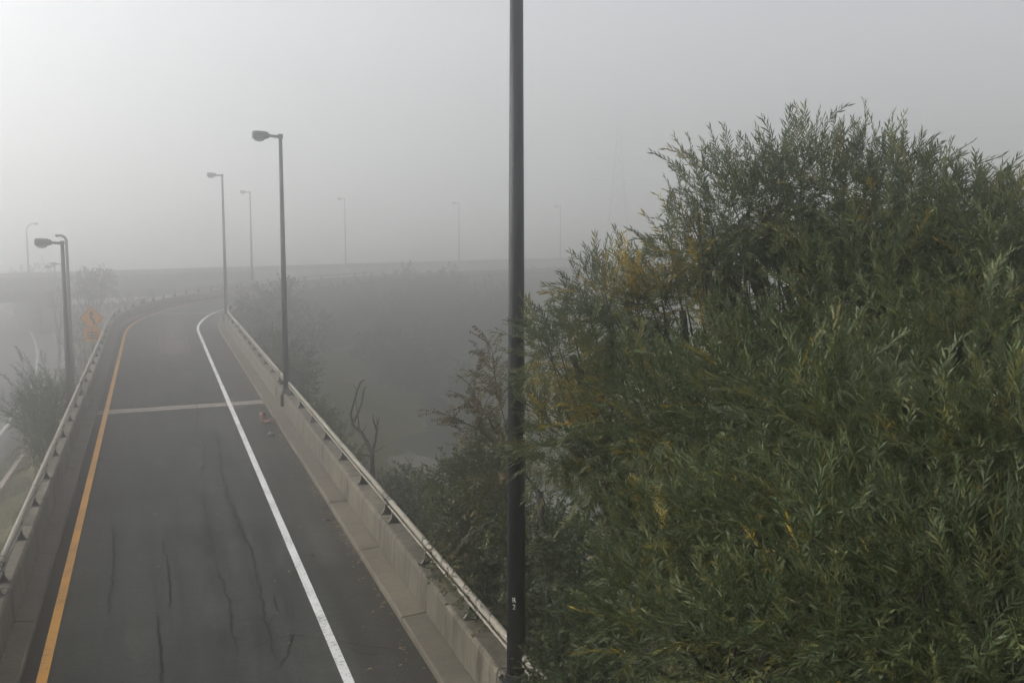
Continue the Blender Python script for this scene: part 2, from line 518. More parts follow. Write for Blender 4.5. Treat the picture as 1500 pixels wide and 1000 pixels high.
# river
rp_l, rp_r = [], []
for i in range(len(RIVER)):
    d = RIVER[min(i+1, len(RIVER)-1)] - RIVER[max(i-1, 0)]
    d = d / np.linalg.norm(d); n_ = np.array([-d[1], d[0]])
    rp_l.append(RIVER[i] + n_ * 8); rp_r.append(RIVER[i] - n_ * 8)
rv = [(*a, -9.55) for a in rp_l] + [(*a, -9.55) for a in rp_r]
k = len(rp_l)
tag(mesh_obj('river', rv, [(i, k+i, k+i+1, i+1) for i in range(k-1)], M['water']), 'pale shallow river winding through the foggy valley', 'river', kind='structure')

def gravel(label, u, v, ru, rv, seed):
    r = random.Random(seed); c = on(u, v, -8.6); n = 22
    P = [on(u + ru * math.cos(w) * r.uniform(.75, 1.2), v + rv * math.sin(w) * r.uniform(.75, 1.2), -8.6) for w in np.linspace(0, 2 * math.pi, n, endpoint=False)]
    ring = lambda k, dz: [(c[0] + (q[0] - c[0]) * k, c[1] + (q[1] - c[1]) * k, float(tz(c[0] + (q[0] - c[0]) * k, c[1] + (q[1] - c[1]) * k)[0]) + dz) for q in P]
    v_ = ring(1.0, -0.15) + ring(0.85, 0.10) + ring(0.45, 0.22) + [(c[0], c[1], float(tz(c[0], c[1])[0]) + 0.25)]
    f_ = [(k*n + i, k*n + (i+1) % n, (k+1)*n + (i+1) % n, (k+1)*n + i) for k in range(2) for i in range(n)] + [(2*n + i, 2*n + (i+1) % n, 3*n) for i in range(n)]
    tag(fix_normals(mesh_obj('gravel_bar', v_, f_, M['gravel'], smooth=True)), label, 'gravel', kind='structure')
M['gravel'] = simple('gravel', (0.17, 0.16, 0.14), 0.95, var=0.35, scale=1.2, bump=0.5, bscale=6)
gravel('pale gravel bar by the river beyond the dead tree', 492, 547, 34, 9, 1)
gravel('pale gravel bar under the locust branches', 606, 664, 50, 22, 2)

# ------------------------------------------------------------------ ramp road surface, markings, joints, cracks
road = strip_obj('ramp_road', -2.3, 4.1, 0.0, -40, SEND, M['asphalt'], None, 1.5, uv=True, cross=4)
tag(road, 'cracked grey asphalt lane of the elevated ramp', 'road', kind='structure')
o = strip_obj('yellow_line', -1.93, -1.77, 0.010, -40, SEND, M['yellow'], road); o['label'] = 'solid yellow edge line along the left kerb'
o = strip_obj('white_line', 2.54, 2.70, 0.010, -40, SEND, M['white'], road); o['label'] = 'solid white edge line beside the shoulder'
def joint(s, skew=0.0):
    for off in (-0.22, 0.22):
        m = MB()
        ps = np.linspace(-2.16, 3.92, 9)
        v = []
        for p in ps:
            sk = skew * (p - 0.9)
            for ds in (-0.13, 0.13): v.append(rp(s + off + sk + ds, p, 0.006))
        m.add(v, [(2*i, 2*i+1, 2*i+3, 2*i+2) for i in range(8)])
        fix_normals(m.build('joint_strip', M['joint_concrete'], road))
    m = MB()
    ps = np.linspace(-2.16, 3.92, 9); v = []
    for p in ps:
        sk = skew * (p - 0.9)
        for ds in (-0.085, 0.085): v.append(rp(s + sk + ds, p, 0.004))
    m.add(v, [(2*i, 2*i+1, 2*i+3, 2*i+2) for i in range(8)])
    fix_normals(m.build('joint_seal', M['crack'], road))
joint(42.05, 0.10)
joint(86.3, 0.0)
# resurfaced patch with two straight saw-cut edges, and sealed cracks beyond it
strip_obj('asphalt_patch', 0.35, 1.60, 0.005, 59.5, 66.5, M['patch'], road)
for p in (0.22, 1.73):
    strip_obj('patch_edge', p - 0.045, p + 0.045, 0.006, 59.8, 68.0, M['seal'], road)
def polyline_strip(name, pts, w, mat, jitter=0.05, z=0.006, seed=0):
    r = random.Random(seed)
    q = []
    for a, b in zip(pts[:-1], pts[1:]):
        n = max(2, int(math.hypot(b[0]-a[0], b[1]-a[1]) / 0.22))
        for i in range(n): q.append((a[0] + (b[0]-a[0]) * i / n + r.uniform(-1, 1) * jitter, a[1] + (b[1]-a[1]) * i / n + r.uniform(-1, 1) * jitter))
    q.append(pts[-1])
    v = []
    for i, c in enumerate(q):
        a, b = q[max(i-1, 0)], q[min(i+1, len(q)-1)]
        d = Vector((b[0]-a[0], b[1]-a[1])).normalized() if (a != b) else Vector((1, 0))
        ww = w * r.uniform(0.35, 1.3) * (0.3 if i in (0, len(q)-1) else 1)
        v.append((c[0] - d.y*ww/2, c[1] + d.x*ww/2, z)); v.append((c[0] + d.y*ww/2, c[1] - d.x*ww/2, z))
    return mesh_obj(name, v, [(2*i, 2*i+1, 2*i+3, 2*i+2) for i in range(len(q)-1)], mat, road)
CR = [((318,640),(325,690),(332,725),(345,760)), ((295,722),(305,770),(313,812)), ((340,735),(352,770),(365,800),(378,852)),
      ((238,792),(246,832),(250,892)), ((320,835),(335,880),(338,915),(347,960)), ((378,856),(392,920),(404,962)),
      ((362,952),(400,936),(432,930),(476,936),(540,946),(582,952)), ((330,881),(362,876),(392,880)), ((395,920),(405,895),(402,870)),
      ((165,760),(168,820),(160,900)), ((300,650),(296,700)), ((420,820),(450,812),(490,816)), ((500,880),(530,868),(560,872)), ((285,560),(290,610),(288,640)),
      ((405,985),(420,960),(430,930)), ((300,812),(350,806),(410,800)), ((335,915),(368,905),(400,912)), ((500,945),(530,958),(570,957)), ((480,780),(520,772),(560,776)), ((230,900),(238,950),(236,1000))]
for i, c in enumerate(CR):
    polyline_strip('road_crack', [tuple(on(u, v, 0)[:2]) for u, v in c], 0.042, M['crack'], 0.04, z=0.0062, seed=i)
for i, c in enumerate([((245,500),(246,485),(255,476),(262,470)), ((253,497),(252,487),(262,478),(272,468))]):
    polyline_strip('sealed_crack', [tuple(on(u, v, 0)[:2]) for u, v in c], 0.14, M['seal'], 0.12, 0.0065, seed=40 + i)

# deck edge and retaining wall below the deck
rw = empty('retaining_wall', rp(20, 0.9, -7))
tag(rw, 'concrete retaining structure carrying the ramp above the verge', 'retaining wall')
m = MB(); sweep(m, [(-2.95, -0.05), (4.90, -0.05), (4.90, -11.0), (-2.95, -11.0)], -38, SEND - 4, 3.0)
fix_normals(m.build('wall', M['far_concrete'], rw))

# ------------------------------------------------------------------ parapets
def parapet(side, label):
    w = empty('concrete_parapet', rp(20, 4.6 if side > 0 else -2.7, 0))
    tag(w, label, 'parapet', 'concrete parapets along the ramp')
    first = 21.8 if side > 0 else 19.6
    L = 4.05
    k0 = -6
    for k in range(k0, 44):
        a, b = first + k * L, first + (k + 1) * L
        if -2 <= k <= 22:
            lo, hi = (4.40, 4.86) if side > 0 else (-2.91, -2.54)
            m = MB(); sweep(m, [(lo, 0.16), (lo, 0.725), (hi, 0.725), (hi, 0.16)], a - 0.03, a + 0.03, 1.0)
            fix_normals(m.build('joint_filler', M['crack'], w))
        a += 0.02; b -= 0.02
        if side > 0:
            prof = [(4.36, 0.10), (4.385, 0.69), (4.41, 0.745), (4.44, 0.76), (4.86, 0.745), (4.88, 0.72), (4.88, -0.8), (4.36, -0.8)]
        else:
            prof = [(-2.50, 0.10), (-2.515, 0.69), (-2.54, 0.745), (-2.57, 0.76), (-2.91, 0.745), (-2.93, 0.72), (-2.93, -0.8), (-2.50, -0.8)]
        m = MB(); sweep(m, prof, a, b, 1.5)
        fix_normals(m.build('wall_section', M['concrete'], w))
        if side > 0:
            prof = [(3.90, -0.2), (3.92, 0.085), (3.95, 0.115), (4.357, 0.150), (4.357, -0.2)]
        else:
            prof = [(-2.14, -0.2), (-2.16, 0.085), (-2.19, 0.115), (-2.497, 0.150), (-2.497, -0.2)]
        m = MB(); sweep(m, prof, a, b, 1.5)
        fix_normals(m.build('kerb_slab', M['kerb'], w))
    return w
parR = parapet(1, 'concrete parapet on the valley side of the ramp with tall lamp posts on it')
parL = parapet(-1, 'concrete parapet on the ramp side beside the lower highway')
# cover plate over a wall joint, and a drain notch stained dark
m = MB(); m.box(rp(41.95, 4.345, 0.42), 0.02, 0.09, 0.52, rdir(41.95)); m.build('joint_plate', M['galv'], parR)

# ------------------------------------------------------------------ railings
def post_meshes(side):
    front = [(-0.06, 0.0), (-0.02, 0.03), (0.02, 0.10), (0.030, 0.19), (0.018, 0.28), (-0.005, 0.345)]
    back = [(0.125, 0.345), (0.15, 0.27), (0.17, 0.18), (0.205, 0.09), (0.27, 0.0)]
    m = MB()
    poly = front + back
    m.prism([(x * side, z) for x, z in poly], -0.05, 0.05, lambda x, z, h: (x, h, z))
    web = m
    fl = MB()
    for (x0, z0), (x1, z1) in zip(front[:-1], front[1:]):
        t = 0.008
        fl.prism([((x0 - t) * side, z0), ((x1 - t) * side, z1), ((x1 - 0.001) * side, z1), ((x0 - 0.001) * side, z0)], -0.020, 0.020, lambda x, z, h: (x, h, z))
    pl = MB(); pl.box((0.105 * side, 0, -0.006), 0.36, 0.17, 0.018)
    return web, fl, pl
def railing(side, label, joints, srange):
    base_p = 4.53 if side > 0 else -2.63
    r = empty('guard_railing', rp(20, base_p, 0.76))
    tag(r, label, 'railing', 'steel railings on the ramp parapets')
    w_, f_, p_ = post_meshes(side)
    proto = fix_normals(w_.build('post', M['post'])); pf = fix_normals(f_.build('flange', M['galv'])); pp = fix_normals(p_.build('base_plate', M['post']))
    mw, mf, mp_ = proto.data, pf.data, pp.data
    for o in (proto, pf, pp): bpy.data.objects.remove(o)
    R0_ = Vector(world_loc(r))
    ss = []
    js = sorted(joints)
    bounds = [srange[0]] + js + [srange[1]]
    for a, b in zip(bounds[:-1], bounds[1:]):
        a2 = a + 0.35; b2 = b - 0.35
        n = max(1, round((b2 - a2) / 2.75))
        ss += [a2 + (b2 - a2) * i / n for i in range(n + 1)]
    for s in ss:
        o = bpy.data.objects.new('post', mw); COL.objects.link(o); o.parent = r
        o.location = Vector(rp(s, base_p, 0.765)) - R0_
        o.rotation_euler = (0, 0, rdir(s))
        for nm, me in (('flange', mf), ('base_plate', mp_)):
            c = bpy.data.objects.new(nm, me); COL.objects.link(c); c.parent = o
    for a, b in zip(bounds[:-1], bounds[1:]):
        for nm, dp, dz, rad in (('top_tube', 0.060, 0.765 + 0.375, 0.056), ('lower_tube', 0.016, 0.765 + 0.275, 0.022)):
            m = MB()
            st = samples(a + 0.06, b - 0.06, 1.6)
            m.tube([rp(s, base_p + dp * side, dz) for s in st], rad, 10)
            m.build(nm, M['galv'], r, smooth=True)
    for j in js:
        m = MB(); m.tube([rp(j - 0.13, base_p + 0.060 * side, 1.14), rp(j + 0.13, base_p + 0.060 * side, 1.14)], 0.046, 10)
        m.build('sleeve', M['galv'], r, smooth=True)
        for q in (-0.10, 0.10):
            m = MB(); m.tube([rp(j + q - 0.02, base_p + 0.060 * side, 1.14), rp(j + q + 0.02, base_p + 0.060 * side, 1.14)], 0.066, 10)
            m.build('collar', M['post'], r, smooth=True)
    # clamp rings where the tube joins on every second post
    for s in ss[::2]:
        m = MB(); m.tube([rp(s + 0.10, base_p + 0.060 * side, 1.14), rp(s + 0.14, base_p + 0.060 * side, 1.14)], 0.062, 10)
        m.build('clamp', M['post'], r, smooth=True)
    return r
railing(1, 'pale steel tube railing on the valley side parapet', [21.8, 42.05, 62.3, 86.3, 107], (1.0, 128.0))
railing(-1, 'grey steel tube railing on the parapet above the lower highway', [19.6, 41.7, 62.0, 86.3, 108], (1.0, 132.0))

# ------------------------------------------------------------------ lamp posts
def pole_profile(h, r0, r1): return [(0, 0, 0), (0, 0, h * 0.5), (0, 0, h)], [r0, (r0 + r1) / 2, r1]
def street_lamp(loc, h, label, ang, r0=0.118, r1=0.062, head=1.0, mat='pole', plate=True, channel=None, group='street lamps in the fog', curved=False):
    t = empty('street_lamp', loc, ang)           # local -X is the way the arm points
    tag(t, label, 'street lamp', group)
    path, rad = pole_profile(h, r0, r1)
    m = MB(); m.tube(path, rad, 14)
    m.build('pole', M[mat], t, smooth=True, off=False)
    if plate:
        m = MB(); m.box((0, 0, 0.015), r0 * 2.9, r0 * 2.9, 0.03); m.tube([(0, 0, 0.03), (0, 0, 0.14)], [r0 * 1.22, r0 * 1.12], 14)
        for sx in (-1, 1):
            for sy in (-1, 1): m.tube([(sx * r0 * 1.15, sy * r0 * 1.15, 0.03), (sx * r0 * 1.15, sy * r0 * 1.15, 0.07)], 0.018, 6)
        m.build('base_flange', M[mat], t, off=False)
    if curved:
        m = MB(); cs = float(curved); pts = [(-0.825 * cs * (1 - math.cos(w)), 0, h - 0.05 + 0.85 * cs * math.sin(w)) for w in np.linspace(0, math.pi / 2, 8)]
        m.tube(pts, [r1 * 0.9] * 8, 8); m.build('arm', M[mat], t, True, off=False)
        x0, zc, hd = -0.80 * cs, h - 0.05 + 0.85 * cs, 0.8 * head
    else:
        m = MB(); m.tube([(0, 0, h - 0.07), (-0.42, 0, h - 0.03)], [0.055, 0.05], 8); m.box((0, 0, h - 0.05), 0.17, 0.16, 0.17, bev=0.02)
        m.build('arm', M['lamp'], t, off=False)
        x0, zc, hd = -0.38, h - 0.03, head
    # cobra-head housing: six stations along the arm
    st = [(0.0, 0.06, -0.06, 0.06), (0.05, 0.13, -0.10, 0.10), (0.16, 0.18, -0.12, 0.14), (0.40, 0.20, -0.12, 0.155), (0.56, 0.19, -0.11, 0.15), (0.60, 0.16, -0.09, 0.12)]
    v, f = [], []
    for x, hw, z0, z1 in st:
        x, hw, z0, z1 = x * hd, hw * hd, z0 * hd, z1 * hd
        v += [(x0 - x, -hw, z0 + zc), (x0 - x, -hw, zc + z1*0.3), (x0 - x, -hw*0.6, zc + z1), (x0 - x, hw*0.6, zc + z1), (x0 - x, hw, zc + z1*0.3), (x0 - x, hw, z0 + zc)]
    for i in range(5):
        for k in range(6): f.append((i*6 + k, i*6 + (k+1) % 6, i*6 + 6 + (k+1) % 6, i*6 + 6 + k))
    f += [tuple(range(6)), tuple(range(35, 29, -1))]
    m = MB().add(v, f)
    hh = fix_normals(m.build('lamp_head', M['lamp'], t, off=False))
    v, f = [], []
    for j in range(4):
        w = j / 3 * math.pi / 2
        for k in range(12):
            q = 2 * math.pi * k / 12
            v.append((x0 - hd * (0.36 + 0.20 * math.cos(w) * math.cos(q)), hd * 0.145 * math.cos(w) * math.sin(q), zc - hd * (0.115 + 0.10 * math.sin(w))))
    for j in range(3):
        for k in range(12): f.append((j*12 + k, j*12 + (k+1) % 12, j*12 + 12 + (k+1) % 12, j*12 + 12 + k))
    m = MB().add(v, f)
    m.build('lens', M['lens'], hh, smooth=True, off=False)
    if channel:
        m = MB(); m.box((-0.165, 0, -0.26), 0.10, 0.13, 0.44, bev=0.008); m.build('junction_box', M['post'], t, off=False)
        m = MB(); m.tube([(-0.10, 0.10, -0.02), (-0.10, 0.10, 0.02)], 0.012, 6); m.build('bolt', M['post'], t, off=False)
    return t

PL = 4.485
def s_of(u, d):      # distance along the ramp of the ray at column u
    x = (u - 750) / F * d
    return x * sA + d * cA
lampA = street_lamp(rp(13.2, 4.50, 0.765), 9.4, 'tall black lamp post lettered R 2 rising beside the willow', rdir(13.2), channel=True, group=None, r0=0.132, r1=0.084)
street_lamp(rp(39.4, PL, 0.765), 9.35, 'dark lamp post on the valley parapet beside the road expansion joint', rdir(39.4), channel=True)
street_lamp(rp(75.6, PL, 0.765), 9.45, 'grey lamp post where the valley parapet starts to bend', rdir(75.6), channel=True)
q = at(366, 281, 112)
street_lamp((q[0], q[1], -0.75), q[2] + 0.75, 'hazy lamp post beyond the bend, rising out of the leafy tree', rdir(75), r0=0.13)
# viaduct lamps
VA, VB = np.array([-60.0, 118.0]), np.array([-8.0, 160.0])
vd = (VB - VA) / np.linalg.norm(VB - VA); vn = np.array([-vd[1], vd[0]])     # vn points away from the camera
VANG = math.atan2(vd[1], vd[0])
def via(u):          # where the column u crosses the viaduct's near parapet
    k = (u - 750) / F / cT
    t = (k * VA[1] - VA[0]) / (vd[0] - k * vd[1])
    return VA + vd * t
for u, top, lab in ((510, 291, 'faint lamp post on the viaduct to the left of the dark tree crown'), (675, 297, 'fainter lamp post on the viaduct above the dark tree crown'), (822, 302, 'barely visible lamp post on the viaduct behind the willow tip')):
    c = via(u); zt = at(u, top, c[1])[2]
    street_lamp((c[0] + vn[0]*0.3, c[1] + vn[1]*0.3, 0.72), zt - 0.72, lab, rdir(75), r0=0.10, r1=0.055, plate=False)
c = via(48); zt = at(48, 338, c[1])[2]
street_lamp((c[0] + vn[0]*0.3, c[1] + vn[1]*0.3, 0.72), zt - 0.72, 'slender lamp post with a curved arm on the viaduct over the highway', math.pi + 0.2, r0=0.12, r1=0.07, mat='pole_grey', plate=False, curved=True)
# highway verge lamps
def verge_lamp(u, top, d, label, **kw):
    p = at(u, top, d); g = float(tz(p[0], p[1])[0])
    return street_lamp((p[0], p[1], g), p[2] - g, label, rdir(20), **kw)
verge_lamp(91, 354, 43, 'near dark lamp post standing just outside the railing above the highway', r0=0.14, r1=0.07, head=1.05)
verge_lamp(97, 352, 56, 'thinner bare lamp post close behind the dark one by the highway', r0=0.14, r1=0.07, head=0.5, curved=0.35)
verge_lamp(90, 386, 104, 'small lamp post on the highway verge under the viaduct parapet', r0=0.12, r1=0.07)
verge_lamp(80, 390, 114, 'smaller pale lamp post farthest along the highway verge', r0=0.12, r1=0.07, mat='pole_grey')

# letters on the pole
def letters():
    for ch, z in (('R', 0), ('2', 1)):
        cu = bpy.data.curves.new('t', 'FONT'); cu.body = ch; cu.size = 0.098; cu.align_x = 'CENTER'
        to = bpy.data.objects.new('t', cu); COL.objects.link(to)
        bpy.context.view_layer.update()
        me = bpy.data.meshes.new_from_object(to.evaluated_get(bpy.context.evaluated_depsgraph_get()))
        bpy.data.objects.remove(to)
        base = Vector(lampA.location)
        q = at(753, (882, 892)[z], base.y - 0.125)
        zc = q[2] - base.z
        r = 0.132 + (0.084 - 0.132) * zc / 9.4 + 0.0025
        a0 = math.asin(max(-0.9, min(0.9, (q[0] - base.x) / r)))
        for v in me.vertices:
            a = a0 + v.co.x / r; zz = zc + v.co.y
            v.co = (r * math.sin(a), -r * math.cos(a), zz)
        me.materials.append(M['letter'])
        o = bpy.data.objects.new('letter', me); COL.objects.link(o); o.parent = lampA
        o.rotation_euler = (0, 0, -lampA.rotation_euler.z)
        o['label'] = 'faded stencilled letter R' if ch == 'R' else 'faded stencilled numeral 2'
letters()

# ------------------------------------------------------------------ highway
E_ = [on(u, v, HWZ)[:2] for u, v in ((0, 638), (30, 583), (52, 545), (58, 520), (54, 500), (30, 475), (0, 450))]
E_ = np.array(E_)
pf_ = np.poly1d(np.polyfit(E_[:, 1], E_[:, 0], 2))
ey = np.concatenate([np.arange(-60, 40, 6.0), np.arange(40, 240, 4.0), np.arange(240, 420, 15.0)])
ex = np.where(ey > 60, pf_(np.clip(ey, 60, 400)), pf_(60.0) + (ey - 60) * pf_.deriv()(60.0))
EX = np.stack([ex, ey], 1)
def hw(off, i=None):
    d = np.gradient(EX, axis=0); d /= np.linalg.norm(d, axis=1)[:, None]
    return EX + np.stack([d[:, 1], -d[:, 0]], 1) * off
def hw_strip(name, o0, o1, z, mat, parent=None, i0=0, i1=None):
    a, b = hw(o0)[i0:i1], hw(o1)[i0:i1]
    v = [(*p, z) for p in a] + [(*p, z) for p in b]; n = len(a)
    o = mesh_obj(name, v, [(i, n+i, n+i+1, i+1) for i in range(n-1)], mat, parent)
    l = o.data.uv_layers.new(name='UVMap')
    fl = [(o0, float(y)) for y in range(n)] + [(o1, float(y)) for y in range(n)]
    for lp in o.data.loops: l.data[lp.index].uv = fl[lp.vertex_index]
    return o
hwy = hw_strip('highway_road', -14.0, 2.1, HWZ, M['hw_asphalt'])
tag(hwy, 'lower multi lane highway running under the viaduct', 'road', kind='structure')
o = hw_strip('white_line', -0.10, 0.10, HWZ + 0.01, M['white'], hwy); o['label'] = 'solid white edge line'
hw_strip('yellow_line', -11.3, -11.1, HWZ + 0.01, M['yellow'], hwy)
def dashes(off):
    a, b = hw(off - 0.08), hw(off + 0.08)
    seg = np.r_[0, np.cumsum(np.linalg.norm(np.diff(hw(off), axis=0), axis=1))]
    s = 3.0
    while s < seg[-1] - 4 and s < 330:
        v = []
        for q in (s, s + 3.0):
            v.append((np.interp(q, seg, a[:, 0]), np.interp(q, seg, a[:, 1]), HWZ + 0.01)); v.append((np.interp(q, seg, b[:, 0]), np.interp(q, seg, b[:, 1]), HWZ + 0.01))
        mesh_obj('lane_dash', v, [(0, 1, 3, 2)], M['white'], hwy)
        s += 9.0
dashes(-3.6); dashes(-7.2)
# kerb along the verge and guard rail farther on
a, b = hw(2.1), hw(2.35)
n = len(a)
v = [(*p, HWZ - 0.2) for p in a] + [(*p, HWZ + 0.13) for p in a] + [(*p, HWZ + 0.13) for p in b] + [(*p, HWZ - 0.2) for p in b]
f = [(k*n + i, k*n + i + 1, (k+1)*n + i + 1, (k+1)*n + i) for k in range(3) for i in range(n-1)]
o = fix_normals(mesh_obj('verge_kerb', v, f, M['joint_concrete'])); tag(o, 'low concrete kerb between the highway and the grass verge', 'kerb', kind='structure')
gr = empty('guard_rail', (*hw(2.9)[30], HWZ)); tag(gr, 'pale metal guard rail along the highway shoulder under the viaduct', 'guard rail')
gl = hw(2.9); sel = [i for i in range(len(gl)) if 92 <= gl[i, 1] <= 200]
prof = [(0, 0.45), (0.05, 0.50), (0.0, 0.57), (0.0, 0.62), (0.05, 0.69), (0, 0.75)]
for i in sel[:-1]:
    v = []
    for j in (i, i + 1):
        for dx, dz in prof: v.append((gl[j, 0] - dx, gl[j, 1], HWZ + dz))
    mesh_obj('beam', v, [(k, k+1, 7+k, 6+k) for k in range(5)], M['galv'], gr)
    m = MB(); m.box((gl[i, 0] + 0.10, gl[i, 1], HWZ + 0.3), 0.12, 0.14, 0.85); m.build('post', M['pole_grey'], gr)

# ------------------------------------------------------------------ viaduct
vt = empty('viaduct', (VA[0], VA[1], -6)); tag(vt, 'long concrete viaduct fading into fog across the highway and valley', 'bridge')
def vp(t, n, z): c = VA + vd * t + vn * n; return (c[0], c[1], z)
def vbox(name, t0, t1, n0, n1, z0, z1, mat):
    v = [vp(t, n, z) for z in (z0, z1) for t, n in ((t0, n0), (t1, n0), (t1, n1), (t0, n1))]
    return mesh_obj(name, v, [(3,2,1,0), (4,5,6,7), (0,1,5,4), (1,2,6,5), (2,3,7,6), (3,0,4,7)], mat, vt)
VT0, VT1 = -70, 250
vbox('deck', VT0, VT1, 0.06, 13.9, -0.75, -0.15, M['far_concrete'])
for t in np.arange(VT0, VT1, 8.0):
    vbox('parapet_panel', t + 0.02, t + 7.98, 0.0, 0.3, -0.95, 0.72, M['far_concrete'] if t < 30 else M['hazed_concrete'])  # right-hand panels take the paler colour, haze painted in
    vbox('parapet_panel', t + 0.02, t + 7.98, 13.7, 14.0, -0.95, 0.72, M['far_concrete'])
for n in (0.55, 4.0, 7.0, 10.0, 13.0):
    vbox('girder', VT0, VT1, n, n + 0.45, -2.05, -0.755, M['post'] if n < 1 else M['far_concrete'])  # nearest girder blackened to imitate the shade under the deck
# steel rail on the parapet
for n in (0.15,):
    m = MB(); m.tube([vp(VT0, n, 1.10), vp(VT1, n, 1.10)], 0.045, 6); m.build('rail_tube', M['galv'], vt)
    for t in np.arange(VT0 + 1, 90, 3.0):
        vbox('rail_post', t, t + 0.12, n - 0.05, n + 0.05, 0.725, 1.06, M['pole_grey'])
# abutment right of the highway, sloped paving, piers
ta = float(np.dot(via(66) - VA, vd))
vbox('abutment', ta, ta + 3.0, 0.8, 13.2, -7.5, -2.06, M['far_concrete'])
vbox('abutment', ta - 34.0, ta - 31.0, 0.8, 13.2, -7.5, -2.06, M['far_concrete'])
for t in np.arange(ta + 27, VT1 - 10, 26.0):
    for n in (2.5, 11.5):
        m = MB(); c = VA + vd * t + vn * n; m.tube([(c[0], c[1], -12), (c[0], c[1], -2.9)], 0.65, 12); m.build('pier', M['far_concrete'], vt, smooth=True)
    vbox('pier_cap', t - 0.8, t + 0.8, 1.0, 13.0, -2.95, -2.06, M['far_concrete'])
sp_ = MB()
a0, a1 = vp(ta + 3.05, 0.5, -2.6), vp(ta + 22, 0.5, -2.6)
b0, b1 = vp(ta + 3.05, -9, -6.2), vp(ta + 22, -9, -6.0)
sp_.add([a0, a1, b1, b0, (a0[0], a0[1], -7), (a1[0], a1[1], -7), (b1[0], b1[1], -7), (b0[0], b0[1], -7)], [(0,1,2,3), (0,4,5,1), (1,5,6,2), (2,6,7,3), (3,7,4,0)])
o = fix_normals(sp_.build('slope_paving', M['far_concrete'])); tag(o, 'pale sloped concrete paving beside the viaduct abutment', 'paving')

# ------------------------------------------------------------------ warning sign
def warning_sign():
    c = at(134, 466, 57); g = -5.0
    t = empty('warning_sign', (c[0], c[1], g), -AZ * 0.3)
    tag(t, 'yellow diamond road warning sign with a tab plate by the ramp railing', 'road sign')
    zc = c[2] - g; h = 0.66
    def plate(nm, poly, y0, y1, mat, par):
        m = MB(); m.prism(poly, y0, y1, lambda x, z, y: (x, y, z)); return fix_normals(m.build(nm, mat, par, off=False))
    m = MB(); m.box((0, 0.06, (zc + 0.4) / 2), 0.10, 0.10, zc + 0.4); m.build('post', M['galv'], t, off=False)
    d = plate('plate', [(0, zc - h), (h, zc), (0, zc + h), (-h, zc)], -0.006, 0.006, M['sign_yellow'], t)
    # thin black border just inside the edge
    for i in range(4):
        a = [(0, -0.60), (0.60, 0), (0, 0.60), (-0.60, 0)]
        p0, p1 = a[i], a[(i+1) % 4]
        e0, e1 = [(x * 0.955, z * 0.955) for x, z in (p0, p1)]
        plate('border', [(p0[0], zc + p0[1]), (p1[0], zc + p1[1]), (e1[0], zc + e1[1]), (e0[0], zc + e0[1])], -0.010, -0.008, M['black'], d)
    # winding arrow symbol
    pts = [(0.13, -0.34), (0.13, -0.16), (0.06, -0.06), (-0.03, 0.03), (-0.04, 0.14), (0.0, 0.22)]
    for (x0, z0), (x1, z1) in zip(pts[:-1], pts[1:]):
        q = Vector((x1-x0, z1-z0)).normalized() * 0.055
        plate('symbol', [(x0 + q.y, zc + z0 - q.x), (x1 + q.y, zc + z1 - q.x), (x1 - q.y, zc + z1 + q.x), (x0 - q.y, zc + z0 + q.x)], -0.0105, -0.0085, M['black'], d)
    plate('symbol', [(-0.15, zc + 0.20), (0.14, zc + 0.16), (0.02, zc + 0.42)], -0.0125, -0.0107, M['black'], d)
    tb = plate('tab_plate', [(-0.42, zc - 1.26), (0.42, zc - 1.26), (0.42, zc - 0.50), (-0.42, zc - 0.50)], 0.012, 0.020, M['sign_yellow'], t)
    for z in (-0.78, -0.93, -1.08):
        plate('text_bar', [(-0.28, zc + z - 0.035), (0.28, zc + z - 0.035), (0.28, zc + z + 0.035), (-0.28, zc + z + 0.035)], 0.007, 0.009, M['black'], tb)
warning_sign()

